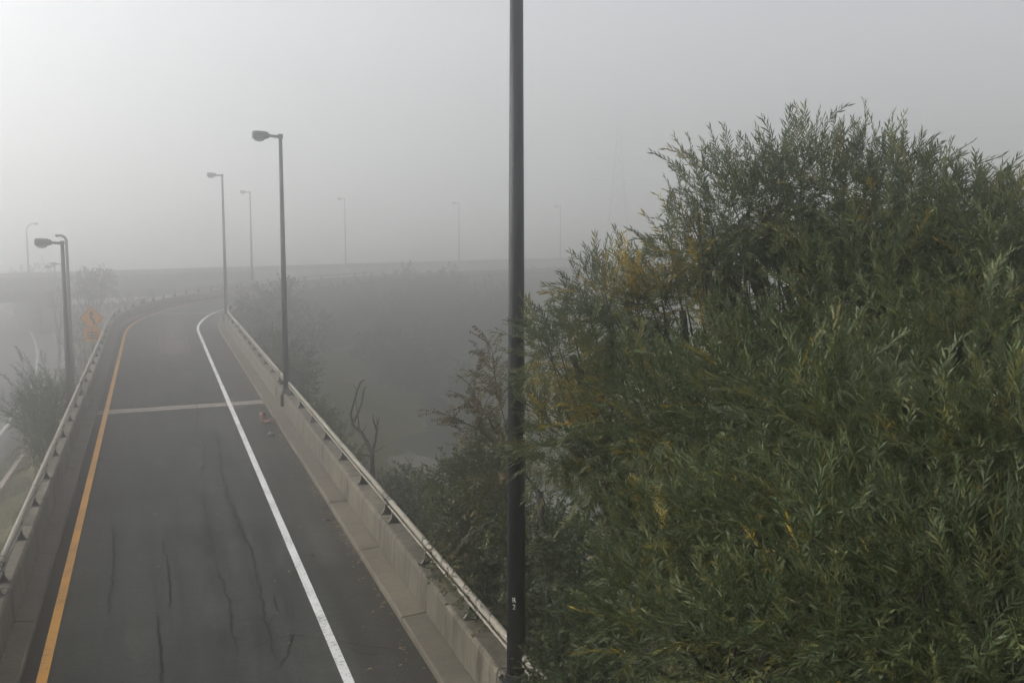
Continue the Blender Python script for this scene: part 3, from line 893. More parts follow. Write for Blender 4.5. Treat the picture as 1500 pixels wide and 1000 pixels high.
# ------------------------------------------------------------------ car on the highway (mostly outside the frame)
def car():
    L = hw(-1.8)
    i = int(np.argmin(abs(L[:, 1] - 80))); 
    p = L[i]; dn = L[i+1] - L[i]; ang = math.atan2(dn[1], dn[0])
    q = on(-16, 590, HWZ)
    t = empty('car', (q[0], q[1], HWZ + 0.004), ang)
    tag(t, 'dark blue car driving on the lower highway', 'car')
    prof = [(-2.2, 0.35), (2.2, 0.35), (2.25, 0.6), (2.1, 0.78), (1.1, 0.92), (0.45, 1.40), (-0.9, 1.45), (-1.75, 1.0), (-2.2, 0.95)]
    m = MB()
    ys = [(-0.86, 0.90, 0.0), (-0.80, 1.0, 0.0), (0.80, 1.0, 0.0), (0.86, 0.90, 0.0)]
    v, f = [], []
    for y, sc, _ in ys:
        for x, z in prof:
            yy = y * (0.82 if z > 1.2 else 1.0)
            v.append((x * (0.985 if sc < 1 else 1), yy, 0.35 + (z - 0.35) * (0.985 if sc < 1 else 1)))
    n = len(prof)
    for j in range(3):
        for k in range(n): f.append((j*n + k, j*n + (k+1) % n, j*n + n + (k+1) % n, j*n + n + k))
    f += [tuple(range(n)), tuple(range(4*n-1, 3*n-1, -1))]
    m.add(v, f); fix_normals(m.build('body', M['car'], t, off=False))
    for sy in (-1, 1):
        m = MB(); m.add([(0.95, sy*0.868, 0.95), (0.42, sy*0.728, 1.34), (-0.85, sy*0.728, 1.38), (-1.45, sy*0.868, 0.99)], [(0, 1, 2, 3)]); m.build('side_window', M['glass'], t, off=False)
    m = MB(); m.add([(1.09, -0.70, 0.95), (1.09, 0.70, 0.95), (0.51, 0.6, 1.37), (0.51, -0.6, 1.37)], [(0,1,2,3)]); m.build('windscreen', M['glass'], t, off=False)
    m = MB(); m.add([(-1.75, -0.68, 1.03), (-1.75, 0.68, 1.03), (-0.98, 0.6, 1.44), (-0.98, -0.6, 1.44)], [(3,2,1,0)]); m.build('rear_window', M['glass'], t, off=False)
    for sx in (-1.38, 1.38):
        for sy in (-0.82, 0.82):
            w = MB(); w.tube([(sx, sy - 0.1, 0.32), (sx, sy + 0.1, 0.32)], 0.32, 18); wo = w.build('wheel', M['tyre'], t, True, off=False)
            w = MB(); w.tube([(sx, sy - 0.105, 0.32), (sx, sy + 0.105, 0.32)], 0.20, 14); w.build('rim', M['rim'], wo, True, off=False)
    for sy in (-0.65, 0.65):
        m = MB(); m.box((-2.2, sy, 0.80), 0.04, 0.28, 0.16); m.build('tail_lamp', M['tail'], t, off=False)
        m = MB(); m.box((2.2, sy, 0.68), 0.06, 0.30, 0.12); m.build('headlight', M['rim'], t, off=False)
car()

# ------------------------------------------------------------------ foliage engine
def leaf_geo(L, W, curl=0.0, fold=0.25):
    """one leaf along +X, blade in XY; 6 verts, 4 tris"""
    v = np.array([(0, 0, 0), (0.45*L, W/2, fold*W), (0.45*L, 0, curl*L*0.3), (0.45*L, -W/2, fold*W), (L, 0, -curl*L)])
    f = np.array([(0, 2, 1), (0, 3, 2), (1, 2, 4), (2, 3, 4)])
    return v, f
def rotz(a): c, s = math.cos(a), math.sin(a); return np.array([(c, -s, 0), (s, c, 0), (0, 0, 1)])
def rotx(a): c, s = math.cos(a), math.sin(a); return np.array([(1, 0, 0), (0, c, -s), (0, s, c)])
def roty(a): c, s = math.cos(a), math.sin(a); return np.array([(c, 0, s), (0, 1, 0), (-s, 0, c)])
def spray(kind, seed):
    """a leafy twig along +X; returns verts, tris, per-vertex tint offset"""
    r = random.Random(seed)
    V, Fc, T = [], [], []
    def put(v, f, R, t, tint):
        n = sum(len(a) for a in V)
        V.append(v @ R.T + t); Fc.append(f + n); T.append(np.full(len(v), tint))
    if kind == 'willow':
        L, n = r.uniform(0.34, 0.50), r.randint(19, 25)
        bend = r.uniform(-0.25, 0.15); bz = r.uniform(-0.3, 0.1)
        pos = lambda q: np.array([q * L, bend * L * q * q, bz * L * q * q])
        for i in range(n):
            q = (i + 0.6) / n; s_ = 1 if i % 2 else -1
            ll = r.uniform(0.072, 0.118) * (1.0 if q < 0.75 else 1.15 - 0.6 * (q - 0.6)); w = ll * r.uniform(0.14, 0.19)
            v, f = leaf_geo(ll, w, r.uniform(-0.05, 0.22))
            a = math.radians(r.uniform(26, 62)) * (1 - 0.5 * q)
            roll = r.uniform(-0.6, 0.6) + (r.choice((0, math.pi)) if r.random() < 0.15 else 0)
            R = rotx(r.uniform(-0.5, 0.5)) @ rotz(s_ * a + math.atan(2*bend*q)) @ roty(r.uniform(-0.3, 0.25)) @ rotx(roll)
            put(v, f, R, pos(q), r.uniform(-0.14, 0.14))
        qs = np.linspace(0, 1, 5); sw = 0.0035
    elif kind == 'broad':
        L, n = r.uniform(0.26, 0.42), r.randint(10, 14)
        bend = r.uniform(-0.2, 0.2); bz = r.uniform(-0.3, 0.1)
        pos = lambda q: np.array([q * L, bend * L * q * q, bz * L * q * q])
        for i in range(n):
            q = (i + 0.5) / n; s_ = 1 if i % 2 else -1
            ll = r.uniform(0.055, 0.095); w = ll * r.uniform(0.48, 0.62)
            v, f = leaf_geo(ll, w, r.uniform(0, 0.3), 0.15)
            R = rotx(r.uniform(-0.8, 0.8)) @ rotz(s_ * math.radians(r.uniform(35, 80)) * (1 - 0.4*q)) @ roty(r.uniform(-0.2, 0.6)) @ rotx(r.uniform(-0.7, 0.7))
            put(v, f, R, pos(q), r.uniform(-0.22, 0.22))
        qs = np.linspace(0, 1, 4); sw = 0.004
    elif kind == 'pinnate':
        L, n = r.uniform(0.26, 0.36), 8
        bend = r.uniform(-0.3, 0.3); bz = r.uniform(-0.45, -0.1)
        pos = lambda q: np.array([q * L, bend * L * q * q, bz * L * q * q])
        for i in range(n):
            q = (i + 1.2) / (n + 0.6)
            for s_ in (-1, 1):
                ll = r.uniform(0.042, 0.060); v, f = leaf_geo(ll, ll * 0.55, r.uniform(0, 0.2), 0.1)
                R = rotz(s_ * math.radians(r.uniform(55, 80))) @ roty(r.uniform(0.0, 0.7)) @ rotx(r.uniform(-0.4, 0.4))
                put(v, f, R, pos(q), r.uniform(-0.3, 0.3))
        qs = np.linspace(0, 1, 4); sw = 0.0035
    else:        # 'far': coarse clusters for trees deep in the fog
        L = r.uniform(0.7, 1.1); n = 16
        pos = lambda q: np.array([q * L, 0, -0.1 * L * q * q])
        for i in range(n):
            q = (i + 0.5) / n
            ll = r.uniform(0.16, 0.30); v, f = leaf_geo(ll, ll * r.uniform(0.4, 0.6), 0.2, 0.2)
            R = rotx(r.uniform(-3, 3)) @ rotz(r.uniform(-1.2, 1.2)) @ roty(r.uniform(-0.6, 0.6))
            put(v, f, R, pos(q) + np.array([0, r.uniform(-.12, .12), r.uniform(-.12, .12)]), r.uniform(-0.2, 0.2))
        qs = np.linspace(0, 1, 3); sw = 0.01
    # stem: a thin three-sided tube
    st = np.array([pos(q) for q in qs]); k = len(qs); n0 = sum(len(a) for a in V)
    sv = np.concatenate([st + np.array([0, math.cos(w), math.sin(w)]) * sw for w in (0.5, 2.6, 4.7)])
    sf = []
    for i in range(k - 1):
        for j in range(3):
            a, b = j*k + i, ((j+1) % 3)*k + i
            sf += [(a, b, b + 1), (a, b + 1, a + 1)]
    V.append(sv); Fc.append(np.array(sf) + n0); T.append(np.full(len(sv), 0.12))
    return np.concatenate(V), np.concatenate(Fc), np.concatenate(T)
VAR = {k: [spray(k, 100 * i + 7) for i in range(n)] for k, n in (('willow', 8), ('broad', 6), ('pinnate', 4), ('far', 5))}

def frames(dirs, roll):
    """rotation matrices whose X axis is dir and whose Z leans up"""
    x = dirs / np.linalg.norm(dirs, axis=1)[:, None]
    up = np.tile(np.array([[0.0, 0.0, 1.0]]), (len(x), 1)) + rng.normal(0, 0.25, (len(x), 3))
    y = np.cross(up, x); y /= np.linalg.norm(y, axis=1)[:, None]
    z = np.cross(x, y)
    c, s = np.cos(roll)[:, None], np.sin(roll)[:, None]
    return np.stack([x, y * c + z * s, z * c - y * s], 2)
def tri_mesh(name, V, Fc, T, mat):
    me = bpy.data.meshes.new(name)
    me.vertices.add(len(V)); me.vertices.foreach_set('co', V.astype(np.float32).ravel())
    me.loops.add(len(Fc) * 3); me.loops.foreach_set('vertex_index', Fc.astype(np.int32).ravel())
    me.polygons.add(len(Fc)); me.polygons.foreach_set('loop_start', np.arange(0, len(Fc)*3, 3, dtype=np.int32))
    at_ = me.attributes.new('tint', 'FLOAT', 'POINT'); at_.data.foreach_set('value', T.astype(np.float32))
    me.materials.append(mat)
    me.update(calc_edges=True); me.validate()
    return me
def bake(name, kind, pos, R, sc, tint, mat, parent):
    """join many sprays into one mesh (a part that nobody could count)"""
    base = np.array(world_loc(parent))
    vs, fs, ts, n = [], [], [], 0
    var = rng.integers(0, len(VAR[kind]), len(pos))
    for k in range(len(VAR[kind])):
        idx = np.where(var == k)[0]
        if not len(idx): continue
        v, f, t = VAR[kind][k]
        P = np.einsum('nij,vj->nvi', R[idx] * sc[idx][:, None, None], v) + pos[idx][:, None, :] - base
        vs.append(P.reshape(-1, 3))
        fs.append((f[None] + (np.arange(len(idx)) * len(v))[:, None, None] + n).reshape(-1, 3))
        ts.append((t[None] + tint[idx][:, None]).ravel())
        n += len(idx) * len(v)
    me = tri_mesh(name, np.concatenate(vs), np.concatenate(fs), np.clip(np.concatenate(ts), 0, 0.92), mat)
    o = bpy.data.objects.new(name, me); COL.objects.link(o); o.parent = parent
    o['kind'] = 'stuff'
    return o
SPRAY_ME = {}
def singles(name, kind, pos, R, sc, tint, mat, parent):
    """the sprays that show largest, each an object of its own sharing mesh data"""
    base = Vector(world_loc(parent))
    for i in range(len(pos)):
        lv = 'y' if tint[i] > 0.72 else ('p' if tint[i] > 0.42 else 'd')
        k = int(rng.integers(0, len(VAR[kind])))
        key = (kind, k, lv, mat.name)
        if key not in SPRAY_ME:
            v, f, t = VAR[kind][k]
            SPRAY_ME[key] = tri_mesh(name, v, f, np.clip(t + {'y': 0.86, 'p': 0.50, 'd': 0.32}[lv], 0, 0.92), mat)
        o = bpy.data.objects.new(name, SPRAY_ME[key]); COL.objects.link(o); o.parent = parent
        o.matrix_local = Matrix.Translation(Vector(pos[i]) - base) @ (Matrix([list(r) for r in (R[i] * sc[i])]).to_4x4())

def limb(mb, a, b, r0, r1, sag=0.1, n=5, seed=0, sides=6):
    r = random.Random(seed); a, b = Vector(a), Vector(b); L = (b - a).length
    pts, rad = [], []
    for i in range(n + 1):
        q = i / n
        p = a.lerp(b, q) + Vector((r.uniform(-1, 1), r.uniform(-1, 1), r.uniform(-1, 1))) * L * 0.045 * (0 < i < n) + Vector((0, 0, -1)) * sag * L * math.sin(math.pi * q)
        pts.append(p); rad.append(r0 + (r1 - r0) * q)
    mb.tube(pts, rad, sides)
    return pts

def lobe_sprays(lobes, dens, kind, up=0.5, droop=0.0, inner=0.35, spread=0.45):
    pos, dirs = [], []
    for (c, r) in lobes:
        n = max(4, int(dens * r * r))
        d = rng.normal(size=(n, 3)); d /= np.linalg.norm(d, axis=1)[:, None]
        rad = r * np.sqrt(rng.uniform(inner**2, 1, n))
        lump = 1 + 0.18 * np.sin(d[:, 0] * 5 + c[0] * 3) * np.sin(d[:, 2] * 6 + c[1]) + 0.10 * rng.normal(size=n)
        pos.append(np.array(c) + d * (rad * lump)[:, None])
        dd = d + rng.normal(0, spread, (n, 3)); dd[:, 2] += up - droop * (d[:, 2] < -0.2)
        dirs.append(dd)
    return np.concatenate(pos), np.concatenate(dirs)

def plant(name, label, cat, root, lobes, kind, mat, dens, scale=1.0, tint=(0.3, 0.12), group=None, trunk_r=0.08, bark='bark', up=0.5, droop=0.0, n_single=0, crown='crown', single='leaf_spray', twigs=5, tint_fn=None, spread=0.45):
    t = empty(name, root); tag(t, label, cat, group)
    C = np.array([c for c, r in lobes])
    fork = np.array(root) * 0.55 + np.array([C[:, 0].mean(), C[:, 1].mean(), C[:, 2].min()]) * 0.45
    if fork[2] <= root[2] + 0.2: fork = np.array(root) + np.array([0, 0, 0.3])
    m = MB(); limb(m, Vector(root) - Vector((0, 0, 0.3)), fork, trunk_r * 1.25, trunk_r * 0.85, 0, 5, 3, 9); m.build('trunk', M[bark], t, True)
    for i, (c, r) in enumerate(lobes):
        m = MB(); pts = limb(m, fork, c, trunk_r * 0.6, trunk_r * 0.22, 0.05, 5, i)
        for k in range(twigs):
            d = Vector(rng.normal(size=3)).normalized(); d.z = abs(d.z) * 0.7
            limb(m, pts[2 + k % 3], Vector(c) + d * r * 0.95, trunk_r * 0.2, 0.006, 0.04, 4, 50 + k, 4)
        m.build('limb', M[bark], t, True)
    pos, dirs = lobe_sprays(lobes, dens, kind, up, droop, spread=spread)
    R = frames(dirs, rng.uniform(-0.7, 0.7, len(pos)))
    sc = scale * rng.uniform(0.75, 1.2, len(pos))
    tn = rng.normal(tint[0], tint[1], len(pos))
    if tint_fn is not None: tn = tint_fn(pos, tn)
    if n_single:
        dist = np.linalg.norm(pos - np.array([0, 0, CZ]), axis=1)
        # only those inside the picture and on the near side of their crown
        u = 750 + F * pos[:, 0] / (pos[:, 1] * cT - (pos[:, 2] - CZ) * sT)
        dist = dist + np.where((u > 1520) | (u < -20), 100, 0)
        order = np.argsort(dist)
        a, b = order[:n_single], order[n_single:]
        singles(single, kind, pos[a], R[a], sc[a], tn[a], mat, t)
    else: b = np.arange(len(pos))
    bake(crown, kind, pos[b], R[b], sc[b], tn[b], mat, t)
    return t
def gz(x, y): return float(tz(x, y)[0])

# ------------------------------------------------------------------ the big willow
WL = [(1190,300,12,.72),(1085,322,12.4,.70),(1300,318,11.6,.74),(1390,350,11,.62),(1440,392,10.5,.72),(1535,440,10,.9),
      (905,458,13.4,.62),(838,520,13.3,.62),(1000,455,13,.66),(1030,380,12.6,.5),(1150,420,12,.72),(1290,470,10.8,.95),(1420,560,9.2,.95),
      (830,640,12.9,.62),(930,590,12.2,.72),(1010,640,11,.75),(1110,600,10.4,.85),(1230,650,8.8,.82),(1380,730,7.7,.85),(1520,690,7.3,.8),
      (985,790,9.9,.62),(1110,790,8.8,.78),(1260,850,7.3,.75),(1430,900,6.5,.72),(985,920,8.7,.6),(1120,955,7.5,.66),(1290,1020,6.6,.62),(1460,1060,6.0,.6),(900,690,12.2,.55),
      (1350,420,13,1.0),(1210,560,12.4,.9),(1480,560,11.5,1.1),(1330,680,11,1.0),(1130,820,11,.9),(1400,880,9.5,1.0)]
lobesW = [(at(u, v, d), r) for u, v, d, r in WL]
YEL = [(at(962, 690, 10.8), 0.27), (at(850, 575, 12.6), 0.42), (at(800, 560, 12.6), 0.34), (at(985, 740, 10.6), 0.25), (at(920, 415, 13.0), 0.4), (at(1015, 400, 12.4), 0.35)]
def w_tint(pos, tn):
    for i, (c, r) in enumerate(YEL):
        d = np.linalg.norm((pos - c) * np.array([1, 0.45, 1]), axis=1)
        hit = d < r
        tn = np.where(hit, np.where(rng.uniform(size=len(tn)) < (0.75 if i == 0 else 0.26), rng.uniform(0.72, 0.92, len(tn)), tn + 0.13), tn)
    # a few scattered yellowing twigs, more of them on the outer left of the crown
    k = rng.uniform(size=len(tn)) < np.where(pos[:, 0] < 2.2, 0.03, 0.005)
    return np.where(k, rng.uniform(0.66, 0.85, len(tn)), tn)
wroot = (4.6, 12.2, gz(4.6, 12.2) - 0.1)
wil = plant('willow_tree', 'large green willow with narrow leaves and a few yellowing twigs', 'tree', wroot, lobesW, 'willow', WILLOW, 640, 1.0, (0.36, 0.11), None, 0.20, 'bark', 0.42, 0.25, 300, 'crown', 'leaf_spray', 7, w_tint)
# long upright shoots on the skyline
sh_pos, sh_dir = [], []
for u, v, d in ((1200,200,12),(1168,205,12.1),(1230,212,12),(1258,215,11.8),(1262,200,11.8),(1300,225,11.6),(1320,228,11.5),(1352,240,11.2),(1375,262,11),(1410,268,10.7),(1430,275,10.6),(1445,285,10.5),(1487,302,10.2),(1120,240,12.3),(1075,228,12.4),(1000,268,12.6),(985,300,12.6),(1050,262,12.5),(912,368,13.4),(862,392,13.5),(935,380,13.3),(850,402,13.5),(880,385,13.5),(1145,222,12.2),(1285,238,11.6)):
    for k in range(3):
        sh_pos.append(at(u + random.uniform(-6, 6), v + 34 - 16 * k, d)); sh_dir.append((random.uniform(-0.3, 0.3), random.uniform(-0.3, 0.3), 1))
sh_pos, sh_dir = np.array(sh_pos), np.array(sh_dir)
bake('shoot', 'willow', sh_pos, frames(sh_dir, rng.uniform(-1, 1, len(sh_pos))), np.full(len(sh_pos), 0.85), rng.normal(0.36, 0.08, len(sh_pos)), WILLOW, wil)

# ------------------------------------------------------------------ shrubs and trees near the ramp
def px(*L, pmin=None):
    out = []
    for u, v, d, r in L:
        if pmin is not None:                 # keep the plant outside the valley parapet
            k = (u - 750) / F * cA - sA
            d2 = max(d, pmin / (k - r / d * 0.9)); r *= d2 / d; d = d2
        out.append((at(u, v, d), r))
    return out
p = at(745, 860, 14.5)
plant('leafy_shrub', 'dense dark shrub with small rounded leaves behind the lettered lamp post', 'shrub', (p[0] + 1.6, p[1] + 3.0, gz(p[0] + 1.6, p[1] + 3)), px((700,720,15.5,.5),(690,790,14.8,.5),(720,860,14,.55),(820,900,13,.6),(780,800,14.5,.6),(860,980,12,.6),(745,960,13.2,.45),(850,820,14,.55),(900,880,12.5,.5), pmin=5.1), 'broad', BROAD, 800, 0.95, (0.30, 0.14), None, 0.07, n_single=200, twigs=4)
p = at(690, 720, 18)
plant('leafy_shrub', 'yellowish brown shrub leaning over the railing beside the valley', 'shrub', (p[0] + 1.2, p[1] + 3.0, gz(p[0] + 1.2, p[1] + 3)), px((665,715,18,.42),(720,690,17.5,.5),(690,760,17.2,.5),(735,740,17,.5),(660,770,18,.35),(700,800,16.5,.45), pmin=5.1), 'broad', BROAD, 800, 0.95, (0.46, 0.17), None, 0.05, n_single=90, twigs=4)
p = at(730, 660, 19)
plant('feathery_shrub', 'slender green shrub with thin upright twigs beyond the brown shrub', 'shrub', (p[0], p[1], gz(p[0], p[1])), px((700,660,19.5,.3),(730,640,19,.35),(675,690,20,.28),(745,690,19,.35), pmin=5.1), 'willow', BROAD, 420, 0.8, (0.42, 0.12), None, 0.04, up=0.9)
# pinnate tree: arching branch left of the pole, built along its visible branches
def locust():
    d0 = 15.2
    root = at(800, 800, 16); root = (root[0] + 0.5, root[1] + 0.6, gz(root[0] + .5, root[1] + .6))
    t = empty('locust_tree', root); tag(t, 'reddish brown tree with feathery compound leaves reaching past the lettered lamp post', 'tree')
    fork = at(790, 720, 15.6)
    m = MB(); limb(m, Vector(root) - Vector((0, 0, .3)), fork, 0.10, 0.06, 0, 6, 5, 8); m.build('trunk', M['bark'], t, True)
    paths = [((790,720),(740,660),(700,628),(665,612),(640,602)), ((740,660),(715,610),(695,580),(688,560)), ((745,640),(730,580),(705,550),(692,540)),
             ((735,600),(725,550),(710,520),(695,506)), ((700,628),(680,632),(668,634)), ((725,550),(722,518),(716,500)), ((715,610),(690,596),(682,580)), ((770,690),(735,690),(712,700)), ((700,628),(712,590),(722,570)), ((665,612),(676,596),(690,590))]
    pos, dr = [], []
    for i, ph in enumerate(paths):
        pts = [Vector(at(u, v, d0 + 0.25 * math.sin(i * 2.1 + k))) for k, (u, v) in enumerate(ph)]
        m = MB(); m.tube(pts, list(np.linspace(0.016 if i == 0 else 0.008, 0.003, len(pts))), 5); m.build('limb', M['bark'], t, True)
        for a, b in zip(pts[:-1], pts[1:]):
            n = int((b - a).length / 0.055)
            for k in range(n):
                q = a.lerp(b, random.random()); dd = (b - a).normalized() + Vector((random.uniform(-.9, .9), random.uniform(-.9, .9), random.uniform(-.5, .6)))
                pos.append(q); dr.append(dd)
    pos, dr = np.array(pos), np.array(dr)
    R = frames(dr, rng.uniform(-0.5, 0.5, len(pos)))
    sc = rng.uniform(0.8, 1.25, len(pos)); tn = rng.normal(0.5, 0.2, len(pos))
    k = min(160, len(pos))
    singles('leaf_spray', 'pinnate', pos[:k], R[:k], sc[:k], tn[:k], LOCUST, t)
    if len(pos) > k: bake('crown', 'pinnate', pos[k:], R[k:], sc[k:], tn[k:], LOCUST, t)
locust()
p = rp(11.6, 6.4)
plant('leafy_shrub', 'dark shrub spilling over the railing right beside the lettered lamp post', 'shrub', (p[0], p[1], gz(p[0], p[1])), px((815,985,12.0,.32),(850,940,12.6,.40),(900,985,11.6,.45),(880,1040,11.2,.45),(820,1060,11.4,.4)), 'broad', BROAD, 900, 0.9, (0.24, 0.12), None, 0.05, n_single=80, twigs=4)
# creeper on the railing by the lettered post
cr = empty('creeper', rp(16, 4.7, 0.76)); tag(cr, 'leafy creeper wound along the steel railing', 'vine')
pos = np.array([rp(s + random.uniform(-.1, .1), 4.60 + random.uniform(-.16, .22), 1.1 + random.uniform(-.24, .12)) for s in np.linspace(14.6, 18.4, 170) if math.sin(s * 5) > -0.5 or s > 17.2])
dr = rng.normal(size=(len(pos), 3)); dr[:, 2] *= 0.6
bake('foliage', 'broad', pos, frames(dr, rng.uniform(-1, 1, len(pos))), rng.uniform(0.5, 0.95, len(pos)), rng.normal(0.45, 0.2, len(pos)), BROAD, cr)
m = MB(); m.tube([rp(s, 4.60 + 0.07 * math.sin(s * 9), 1.12 + 0.09 * math.cos(s * 9)) for s in np.linspace(14.4, 18.8, 40)], 0.010, 5); m.build('stem', M['bark'], cr, True)

# low scrub on the bank beyond the railing
def bush(label, L, dens=330, kind='broad', mat=BROAD, scale=1.3, tint=(0.32, 0.1), name='bush', group='bushes below the valley railing', **kw):
    lob = px(*L, pmin=5.1); c = np.mean([q for q, r in lob], axis=0)
    return plant(name, label, 'bush', (c[0], c[1], gz(c[0], c[1])), lob, kind, mat, dens, scale, tint, group, 0.07, twigs=3, **kw)
bush('dark green bush behind the railing at the foot of the dead tree', ((566,722,26,.35),(592,728,26.5,.5),(622,745,25,.5),(610,780,23,.5),(640,800,21.5,.5),(604,712,27.5,.42),(650,830,20,.5)), 460, scale=1.1, tint=(0.28, 0.1))
bush('small bright green bush behind the railing just past the dark lamp post base', ((455,600,39,.5),(470,620,37.5,.6),(440,605,41,.5),(485,645,35,.5),(505,668,33,.45)), 420, scale=1.2, tint=(0.42, 0.1))
bush('tall grey green bush rising behind the dark lamp post', ((412,520,52,.9),(430,545,50,.9),(400,560,52,.9),(440,565,48,.7),(395,510,55,.8)), 240, scale=1.6, tint=(0.34, 0.14))

# ------------------------------------------------------------------ dead tree
def dead_tree():
    d = 30.0
    b = at(546, 700, d); g = gz(b[0], b[1])
    t = empty('dead_tree', (b[0], b[1], g)); tag(t, 'bare forked dead tree standing up beside the railing', 'tree')
    m = MB(); m.tube([(b[0], b[1], g - 0.3), (b[0], b[1], (g + b[2]) / 2), tuple(b), tuple(at(545, 664, d))], [0.11, 0.085, 0.066, 0.06], 8); m.build('trunk', M['dead_bark'], t, True)
    for ph, r in ((((545,664),(538,648),(530,634),(516,622),(513,606),(518,590),(523,572),(528,560),(533,556)), 0.052), (((516,622),(524,606),(530,590),(533,570),(536,566)), 0.036),
                  (((526,630),(525,615),(521,585)), 0.024), (((545,664),(550,645),(552,630),(553,618),(551,610)), 0.048), (((551,628),(547,616),(546,606)), 0.03), (((553,622),(555,610)), 0.026), (((545,664),(558,656),(566,652)), 0.014), (((543,668),(520,664),(505,662)), 0.014), (((530,634),(534,628),(537,620)), 0.012), (((523,572),(517,562)), 0.012), (((552,630),(560,622)), 0.010)):
        pts = [tuple(at(u, v, d + 0.12 * math.sin(u * .7))) for u, v in ph]
        m = MB(); m.tube(pts, list(np.linspace(r, r * 0.38, len(pts))), 6); m.build('branch', M['dead_bark'], t, True)
dead_tree()

# ------------------------------------------------------------------ trees in the fog
def fog_tree(label, u, vtop, d, r, n, tint=(0.35, 0.15), dens=26, scale=1.0, vspan=None, flat=1.0, group='trees in the fog', root_off=(0, 0), kind='far', mat=FAR):
    top = at(u, vtop, d); x, y = top[0] + root_off[0], top[1] + root_off[1]
    g = gz(x, y); rr = random.Random(int(u * 7 + d))
    h = vspan or (top[2] - g)
    lob = []
    for i in range(n):
        q = (i + 0.5) / n; w = r * (0.35 + 0.75 * math.sin(math.pi * min(1, 0.15 + q * 0.9)))
        a = i * 2.4
        lr = r * rr.uniform(0.34, 0.52)
        lob.append((np.array([top[0] + w * 0.62 * math.cos(a) , top[1] + w * 0.62 * math.sin(a), top[2] - lr * 0.8 - q * (h * 0.72) * flat]), lr))
    return plant('fog_tree', label, 'tree', (x, y, g), lob, kind, mat, dens, scale, tint, group, 0.16, twigs=2)
fog_tree('round leafy tree just beyond the bend in the valley parapet', 392, 408, 80, 2.6, 9, (0.34, 0.15), 60, 0.75)
fog_tree('grey green tree beside the round tree past the bend', 440, 450, 84, 2.3, 7, (0.4, 0.15), 50, 0.75)
fog_tree('broad dark tree crown in the middle of the foggy valley', 620, 402, 118, 6.6, 13, (0.2, 0.12), 40)
fog_tree('second dark tree close beside the broad crown in the valley', 690, 425, 112, 5.4, 11, (0.2, 0.12), 40)
fog_tree('low dark tree on the near river bank', 590, 478, 104, 5.0, 9, (0.25, 0.12), 40)
fog_tree('dim tree on the river bank behind the locust branch', 725, 530, 84, 4.0, 8, (0.25, 0.12), 50)
fog_tree('pale distant tree by the far side of the viaduct', 800, 394, 138, 5.5, 10, (0.3, 0.12), 26)
fog_tree('very pale tree on the valley side past the viaduct lamp', 560, 400, 122, 4.5, 9, (0.3, 0.12), 26)
fog_tree('flat topped spreading tree behind the warning sign', 132, 394, 92, 2.1, 7, (0.35, 0.15), 50, 0.6, 4.2, 0.35)
fog_tree('brownish scrubby tree below the flat topped tree', 118, 424, 88, 2.0, 6, (0.6, 0.2), 45, 0.6)
fog_tree('brownish scrubby tree between the sign and the bend of the railing', 165, 432, 96, 2.2, 6, (0.7, 0.2), 40, 0.6)
fog_tree('grey scrubby tree against the viaduct parapet', 205, 424, 104, 2.2, 6, (0.6, 0.2), 40, 0.6)
fog_tree('pale tree rising over the viaduct by the curved lamp post', 40, 386, 150, 3.2, 8, (0.4, 0.1), 26)
fog_tree('yellow green sapling next to the paired highway lamp posts', 82, 418, 92, 0.9, 4, (0.75, 0.12), 90, 0.45, 3.0)
fog_tree('dark green bush between the lamp posts and the warning sign', 112, 470, 70, 1.1, 5, (0.28, 0.1), 90, 0.5)
# willow shrub on the verge
p = at(60, 600, 39)
plant('willow_shrub', 'bushy willow shrub with long shoots between the highway and the ramp', 'shrub', (p[0], p[1], gz(p[0], p[1])), px((66,590,40,.8),(50,610,39,.7),(82,615,38.5,.6),(60,645,37,.62),(84,575,41,.5),(35,605,39,.42),(76,655,36,.5)), 'willow', WILLOW, 330, 1.25, (0.2, 0.1), None, 0.08, up=0.75, twigs=5)
sp2, sd2 = [], []
for (u0, v0), (u1, v1) in (((50,600),(30,520)), ((45,600),(12,555)), ((60,590),(40,530)), ((40,620),(4,600)), ((55,640),(10,615)), ((75,640),(25,665)), ((70,660),(30,690)), ((80,580),(62,530)), ((60,600),(28,545))):
    for q in np.linspace(0.2, 1, 9):
        sp2.append(at(u0 + (u1-u0)*q, v0 + (v1-v0)*q, 39)); sd2.append(at(u1, v1, 39) - at(u0, v0, 39) + rng.normal(0, .3, 3))
sp2, sd2 = np.array(sp2), np.array(sd2)
sh = [o for o in bpy.data.objects if o.name == 'willow_shrub'][0]
bake('shoot', 'willow', sp2, frames(sd2, rng.uniform(-1, 1, len(sp2))), np.full(len(sp2), 1.0), rng.normal(0.22, 0.08, len(sp2)), WILLOW, sh)

# ------------------------------------------------------------------ verge grass and weeds
def grass(name, label, area, n, hgt, mat):
    xs, ys = area(n)
    zs = tz(xs, ys)
    h = rng.uniform(0.5, 1.2, n) * hgt; a = rng.uniform(0, 6.28, n); w = 0.02 + 0.02 * rng.uniform(size=n)
    lean = rng.normal(0, 0.25, (n, 2)) * h[:, None]
    b0 = np.stack([xs - np.cos(a)*w, ys - np.sin(a)*w, zs - 0.03], 1); b1 = np.stack([xs + np.cos(a)*w, ys + np.sin(a)*w, zs - 0.03], 1)
    tp = np.stack([xs + lean[:, 0], ys + lean[:, 1], zs + h], 1)
    V = np.stack([b0, b1, tp], 1).reshape(-1, 3); Fc = np.arange(3 * n).reshape(-1, 3)
    me = tri_mesh(name, V, Fc, np.repeat(np.clip(rng.normal(0.55, 0.2, n), 0, .92), 3), mat)
    o = bpy.data.objects.new(name, me); COL.objects.link(o); tag(o, label, 'grass', kind='stuff')
